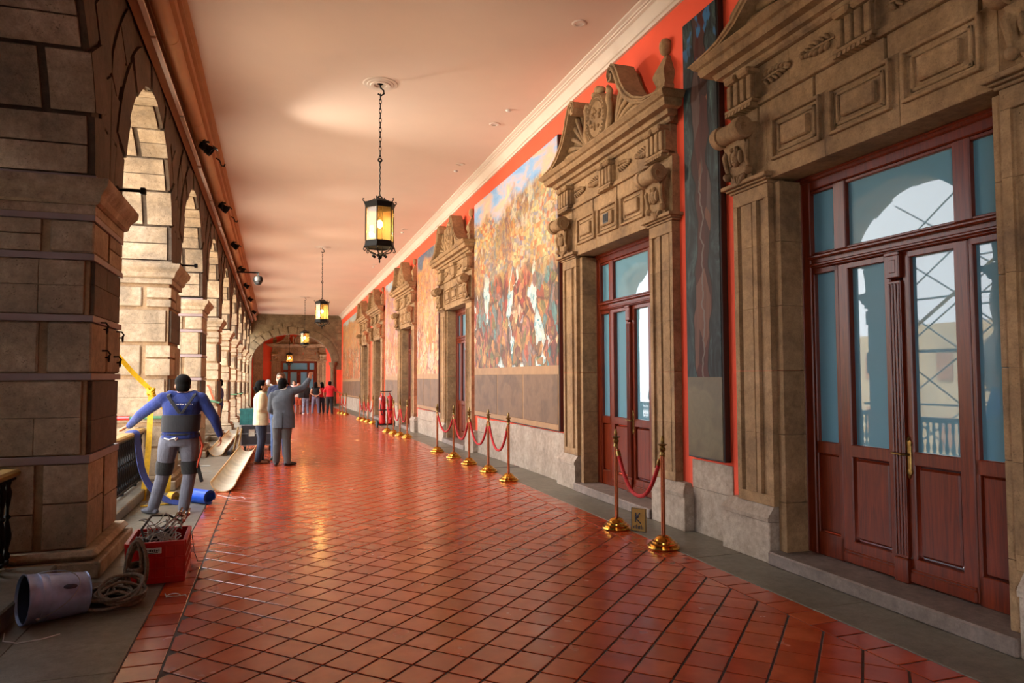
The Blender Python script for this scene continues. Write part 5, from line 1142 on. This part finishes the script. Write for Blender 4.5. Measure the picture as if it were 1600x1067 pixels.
part('second_length',ribbon(bez([(.0,.14,1.45),(.12,.2,1.28),(.22,.24,1.1),(.24,.28,.6),(.22,.25,.02)],8),.065,(1,.1,0),'yellow'),'yellow',t,smooth=50)
part('rising_length',ribbon(bez([(-.01,.12,1.50),(-.22,.02,1.74),(-.60,-.35,2.25),(-2.2,-1.7,4.2),(-3.9,-3.0,6.0)],6),.065,(.35,.1,.6),'yellow'),'yellow',t,smooth=50)
g=G()
for k in range(3): g.tube([(-.0+.042*math.cos(a),.10+.04*math.sin(a),1.47+.026*(k-1)+.02*math.sin(a*2+k)) for a in [i*math.pi/6 for i in range(12)]],.018,6,True)
part('knot',g,'yellow',t)
t=thing('blue_strap','wide blue webbing draped over the handrail and running down to the floor','strap',(-1.87,10.9,0))
part('webbing',ribbon(bez([(-.10,.02,.80),(-.085,.0,.90),(.0,0,.934),(.09,-.02,.91),(.13,-.1,.72),(.22,-.3,.42),(.36,-.42,.2),(.55,-.5,.06),(.75,-.5,.01)],8),.13,(.3,1,.25),'navystrap'),'navystrap',t,smooth=50)
t=thing('blue_roll','rolled bright blue sheet lying by the worker\'s right foot','roll',(-.94,10.42,0),R(-20))
g=G(); sp=[]
g.strip(arc((0,.092),.092,-.5,5.2,26)+[], arc((0,.092),.078,-.5,5.2,26),'y',-.22,.22); g.strip(arc((0,.092),.072,.5,6.0,24),arc((0,.092),.064,.5,6.0,24),'y',-.215,.215)
part('rolled_sheet',g,'blueplastic',t,rot=(0,0,R(62)))
t=thing('yellow_roll','small roll of yellow webbing on the floor behind the worker\'s legs','roll',(-1.27,10.52,0))
g=G()
for k in range(5): g.strip(arc((0,.075),.075-.011*k,0,2*math.pi,20),arc((0,.075),.068-.011*k,0,2*math.pi,20),'y',-.045,.045)
part('coil',g,'yellow',t,rot=(0,0,R(55))); part('loose_end',ribbon([(-.03,-.05,.006),(-.2,-.12,.006),(-.36,-.16,.006)],.09,(0,1,0),'yellow'),'yellow',t)
def sling(y,z,label,mid='orange',tilt=0.0):
    t=thing('round_sling',label,'sling',(PW0/2+PW1/2,y,z)); a=(PW1-PW0)/2+.03
    P=[(-a,-.03,0),(-a*.5,-.035,tilt*.5),(a*.5,-.035,-tilt*.2),(a,-.03,tilt),(a+.005,PL/2,tilt),(a,PL+.03,0),(-a,PL+.03,0),(-a,PL/2,0)]
    part('sleeve',G().tube(P,.026,8,True),'green',t); part('red_sleeve',G().tube([V(P[0]).lerp(V(P[1]),.45)+V((0,-.002,0)),V(P[1]).lerp(V(P[2]),.25)+V((0,-.002,0))],.030,8),mid,t)
sling(PY[2],1.08,'green round sling with a red sleeve wrapped around the second pier','extred')
sling(PY[4],1.10,'green round sling with an orange loop wrapped around the fourth pier','orange',-.04)
sling(PY[6],1.15,'green sling around the sixth pier, far along the arcade','yellow'); sling(PY[7],1.12,'bright green sling around the seventh pier, far along the arcade','green')
t=thing('orange_loop','orange webbing loop hanging from the sling on the fourth pier','strap',(-1.70,PY[4]-.05,1.12)); part('loop',ribbon(bez([(-.08,0,.42),(-.02,-.01,.36),(.03,-.02,.2),(.10,-.01,.02)],6),.045,(1,0,.3),'orange'),'orange',t,smooth=50)

# ------------------------------------------------------------------ half tubes, case, crate, pipes
def halftube(label,loc,rz,L,r):
    t=thing('half_tube',label,'tube',loc,rz)
    o=arc((0,r),r,R(188),R(352),18); i=arc((0,r),r-.012,R(188),R(352),18)
    part('shell',G().strip(o,i,'y',0,L),'card',t,smooth=50); part('lining',G().strip(arc((0,r),r-.0125,R(200),R(340),14),arc((0,r),r-.0145,R(200),R(340),14),'y',.02,L-.02),'cardin',t,smooth=50)
halftube('long tan half tube lying open on the tiles, nearer of the two',(-.69,11.25,0),R(-1.2),6.3,.185)
halftube('long tan half tube lying open beside the third pier, farther of the two',(-1.17,16.75,0),R(-.0),7.2,.17)
t=thing('flight_case','dark grey road case with metal edges on castors behind the woman in cream','case',(-.37,18.25,0))
part('shell',G().rbox(-.36,.36,-.28,.28,.12,.60,.008),'darkgrey',t)
for s in(-1,1):
    for s2 in(-1,1): part('edge_trim',G().rbox(s*.36-.012,s*.36+.012,s2*.28-.012,s2*.28+.012,.12,.60,.004),'steel',t); part('castor',G().lathe([(.0,-.02),(.05,-.018),(.05,.018),(.0,.02)],(s*.28,s2*.2,.05),'x',14),'rubber',t); part('castor_fork',G().rbox(s*.28-.03,s*.28+.03,s2*.2-.03,s2*.2+.03,.085,.122,.004),'steel',t)
for z in(.125,.40,.595):
    for s2 in(-1,1): part('edge_trim',G().rbox(-.36,.36,s2*.28-.008,s2*.28+.008,z-.012,z+.012,.003),'steel',t)
part('latch_plate',G().rbox(-.2,-.06,-.292,-.28,.33,.50,.006).rbox(-.17,-.09,-.30,-.29,.37,.46,.004),'chrome',t); part('latch_plate',G().rbox(.06,.2,-.292,-.28,.33,.50,.006).rbox(.09,.17,-.30,-.29,.37,.46,.004),'chrome',t)
t=thing('teal_crate','teal plastic crate resting on the dark road case','crate',(-.52,18.25,.60))
g=G()
for s2 in(-1,1):
    for k in range(9): x=-.24+.06*k; g.rbox(x-.008,x+.008,s2*.19-.008,s2*.19+.008,0,.36,.002)
    for z in(.01,.12,.24,.35): g.rbox(-.25,.25,s2*.19-.01,s2*.19+.01,z-.01,z+.01,.002)
    g.box(-.245,.245,s2*.186-.002,s2*.186+.002,0,.35)
for s in(-1,1):
    for z in(.01,.12,.24,.35): g.rbox(s*.25-.01,s*.25+.01,-.19,.19,z-.01,z+.01,.002)
    g.box(s*.246-.002,s*.246+.002,-.19,.19,0,.35)
g.box(-.245,.245,-.185,.185,0,.01); part('basket',g,'teal',t,smooth=0); part('rim',G().rbox(-.265,.265,-.205,-.18,.345,.37,.004).rbox(-.265,.265,.18,.205,.345,.37,.004).rbox(-.265,-.24,-.2,.2,.345,.37,.004).rbox(.24,.265,-.2,.2,.345,.37,.004),'teal',t)
o=part('grey_pipe',G().tube([(-.94,16.95,.05),(-.915,18.6,.05)],[.048,.048],12),'darkgrey'); tag(o,'short dark pipe lying between the two half tubes','pipe')
for k,(a,b,l) in enumerate((((-.88,17.5,.02),(-.80,17.93,.55),'pale stick leaning on the road case, left one'),((-.78,17.45,.02),(-.72,17.93,.52),'pale stick leaning on the road case, right one'))):
    o=part('wooden_stick',G().tube([a,b],[.019,.019],8),'rail'); tag(o,l,'stick')
# extinguisher trolley
t=thing('extinguisher_trolley','two large red extinguisher cylinders on a wheeled trolley by the wall','fire extinguisher',(3.74,25.3,0),R(8))
for s in(-1,1):
    part('cylinder',G().lathe([(.0,.12),(.09,.125),(.118,.16),(.118,.98),(.11,1.05),(.08,1.10),(.035,1.13),(.03,1.16),(.0,1.16)],(s*.135,0,0),'z',22),'extred',t)
    part('valve',G().lathe([(.025,1.15),(.03,1.18),(.02,1.20),(.0,1.20)],(s*.135,0,0),'z',10).rbox(s*.135-.015,s*.135+.015,-.08,.0,1.165,1.185,.004),'blackplastic',t)
    part('wheel',G().lathe([(.0,-.03),(.05,-.03),(.13,-.025),(.14,0),(.13,.025),(.05,.03),(.0,.03)],(s*.30,.08,.14),'x',20),'rubber',t)
    part('upright',G().tube([(s*.16,.13,.1),(s*.16,.13,1.2),(s*.16,.06,1.27)],.014,7),'extred',t)
part('push_handle',G().tube([(-.2,.02,1.28),(-.16,.06,1.27),(.16,.06,1.27),(.2,.02,1.28)],.014,7),'blackplastic',t); part('clamp_band',G().rbox(-.27,.27,-.125,.14,.60,.64,.02),'blackplastic',t); part('carrier_plate',G().rbox(-.26,.26,-.13,.14,.085,.125,.01),'blackplastic',t); part('axle',G().tube([(-.3,.08,.14),(.3,.08,.14)],.012,7),'steel',t)
part('hose',G().tube(bez([(-.135,-.07,1.17),(-.2,-.16,1.0),(-.25,-.15,.7),(-.18,-.14,.45),(-.12,-.13,.6)],6),.014,7),'rubber',t)
# small standing plaque between the nearest posts
t=thing('floor_sign','small brass coloured sign board with dark crossed emblem standing behind the nearest rope','sign',(3.745,6.93,0),R(-55.3))
part('board',G().rbox(-.085,.085,-.012,.012,0,.25,.004),plain('sign_ochre','#a5803f',.45,.2,var=.12),t); part('border',G().rbox(-.082,.082,-.0145,-.012,.242,.248,.001).rbox(-.082,.082,-.0145,-.012,.002,.008,.001).rbox(-.084,-.078,-.0145,-.012,.002,.248,.001).rbox(.078,.084,-.0145,-.012,.002,.248,.001),'darkgrey',t)
g=G(); g.tube([(-.035,-.013,.10),(-.03,-.014,.20)],.008,6).tube([(-.035,-.013,.145),(.03,-.014,.09)],.006,6).tube([(-.03,-.013,.15),(.02,-.014,.20)],.007,6).ell((-.02,-.012,.16),(.025,.005,.02),8,5); part('emblem',g,'darkgrey',t)
g=G()
for k in range(7): g.rbox(-.062+.018*k,-.05+.018*k,-.0145,-.012,.03,.03+.028+.008*(k%3),.001)
part('lettering',g,'darkgrey',t)

# ------------------------------------------------------------------ scaffold in the court (seen mirrored in the near door)
t=thing('scaffold_tower','grey truss scaffold tower standing in the courtyard, mirrored in the nearest door glass','scaffold',(-6.0,11.5,-6.2))
for x in(-1.1,1.1):
    for y in(-1.6,0,1.6): part('standard',G().tube([(x,y,0),(x,y,11.2)],.03,6),'steel',t)
    for z in(2,4,6,7.2,8.4,9.6,10.8):
        part('ledger',G().tube([(x,-1.7,z),(x,1.7,z)],.026,6),'steel',t)
        for y in(-1.6,0): 
            if z>=6: part('cross_brace',G().tube([(x,y,z),(x,y+1.6,z+1.1)],.02,5).tube([(x,y+1.6,z),(x,y,z+1.1)],.02,5),'steel',t)
for z in(4,8.4): part('deck',G().rbox(-1.1,1.1,-1.6,1.6,z,z+.05,.01),'card',t)
o=part('white_tarpaulin',ribbon(bez([(-4.7,10.0,3.9),(-4.6,10.2,3.2),(-4.8,10.3,2.5),(-4.6,10.5,2.0),(-4.7,10.4,1.4)],6),.7,(.2,1,.1),'white',.01),'whiteplastic',None,smooth=50); tag(o,'white tarpaulin tied on the scaffold, mirrored in the nearest door','tarpaulin')
o=part('blue_tarpaulin',ribbon(bez([(-4.7,10.4,1.4),(-4.6,10.5,.8),(-4.7,10.6,.2),(-4.6,10.6,-.3)],6),.5,(.2,1,.1),'blueplastic',.01),'blueplastic',None,smooth=50); tag(o,'blue tarpaulin below the white one on the scaffold','tarpaulin')

# ------------------------------------------------------------------ the old building has settled towards its far end
def drop(y): return .0095*max(0.0,y-12)
bpy.context.view_layer.update()
def yext(o):
    ys=[]
    for q in [o]+list(o.children_recursive):
        if q.type=='MESH': ys+=[(q.matrix_world@Vector(c)).y for c in q.bound_box]
    return (min(ys),max(ys)) if ys else (o.matrix_world.translation.y,)*2
done=set()
def settle(o):
    a,b=yext(o)
    if b<=12: return
    if b-a<5.2: o.location.z-=drop((a+b)/2); return
    if o.type=='MESH' and o.data.name not in done:
        done.add(o.data.name)
        for v in o.data.vertices:
            y=(o.matrix_world@v.co).y; v.co.z-=drop(y)
    for c in o.children: settle(c)
SK={'courtyard_ground','wall_opposite','roof','wall_back','hoarding','scaffold_tower'}
for o in [o for o in sc.objects if o.parent is None and o.type in('MESH','EMPTY')]:
    if o.name.split('.')[0] in SK: continue
    if o.name.startswith("half_tube"):
        a,b=yext(o); o.location.z-=drop(a)-.002; o.rotation_euler.x-=(drop(b)-drop(a))/(b-a); continue
    settle(o)
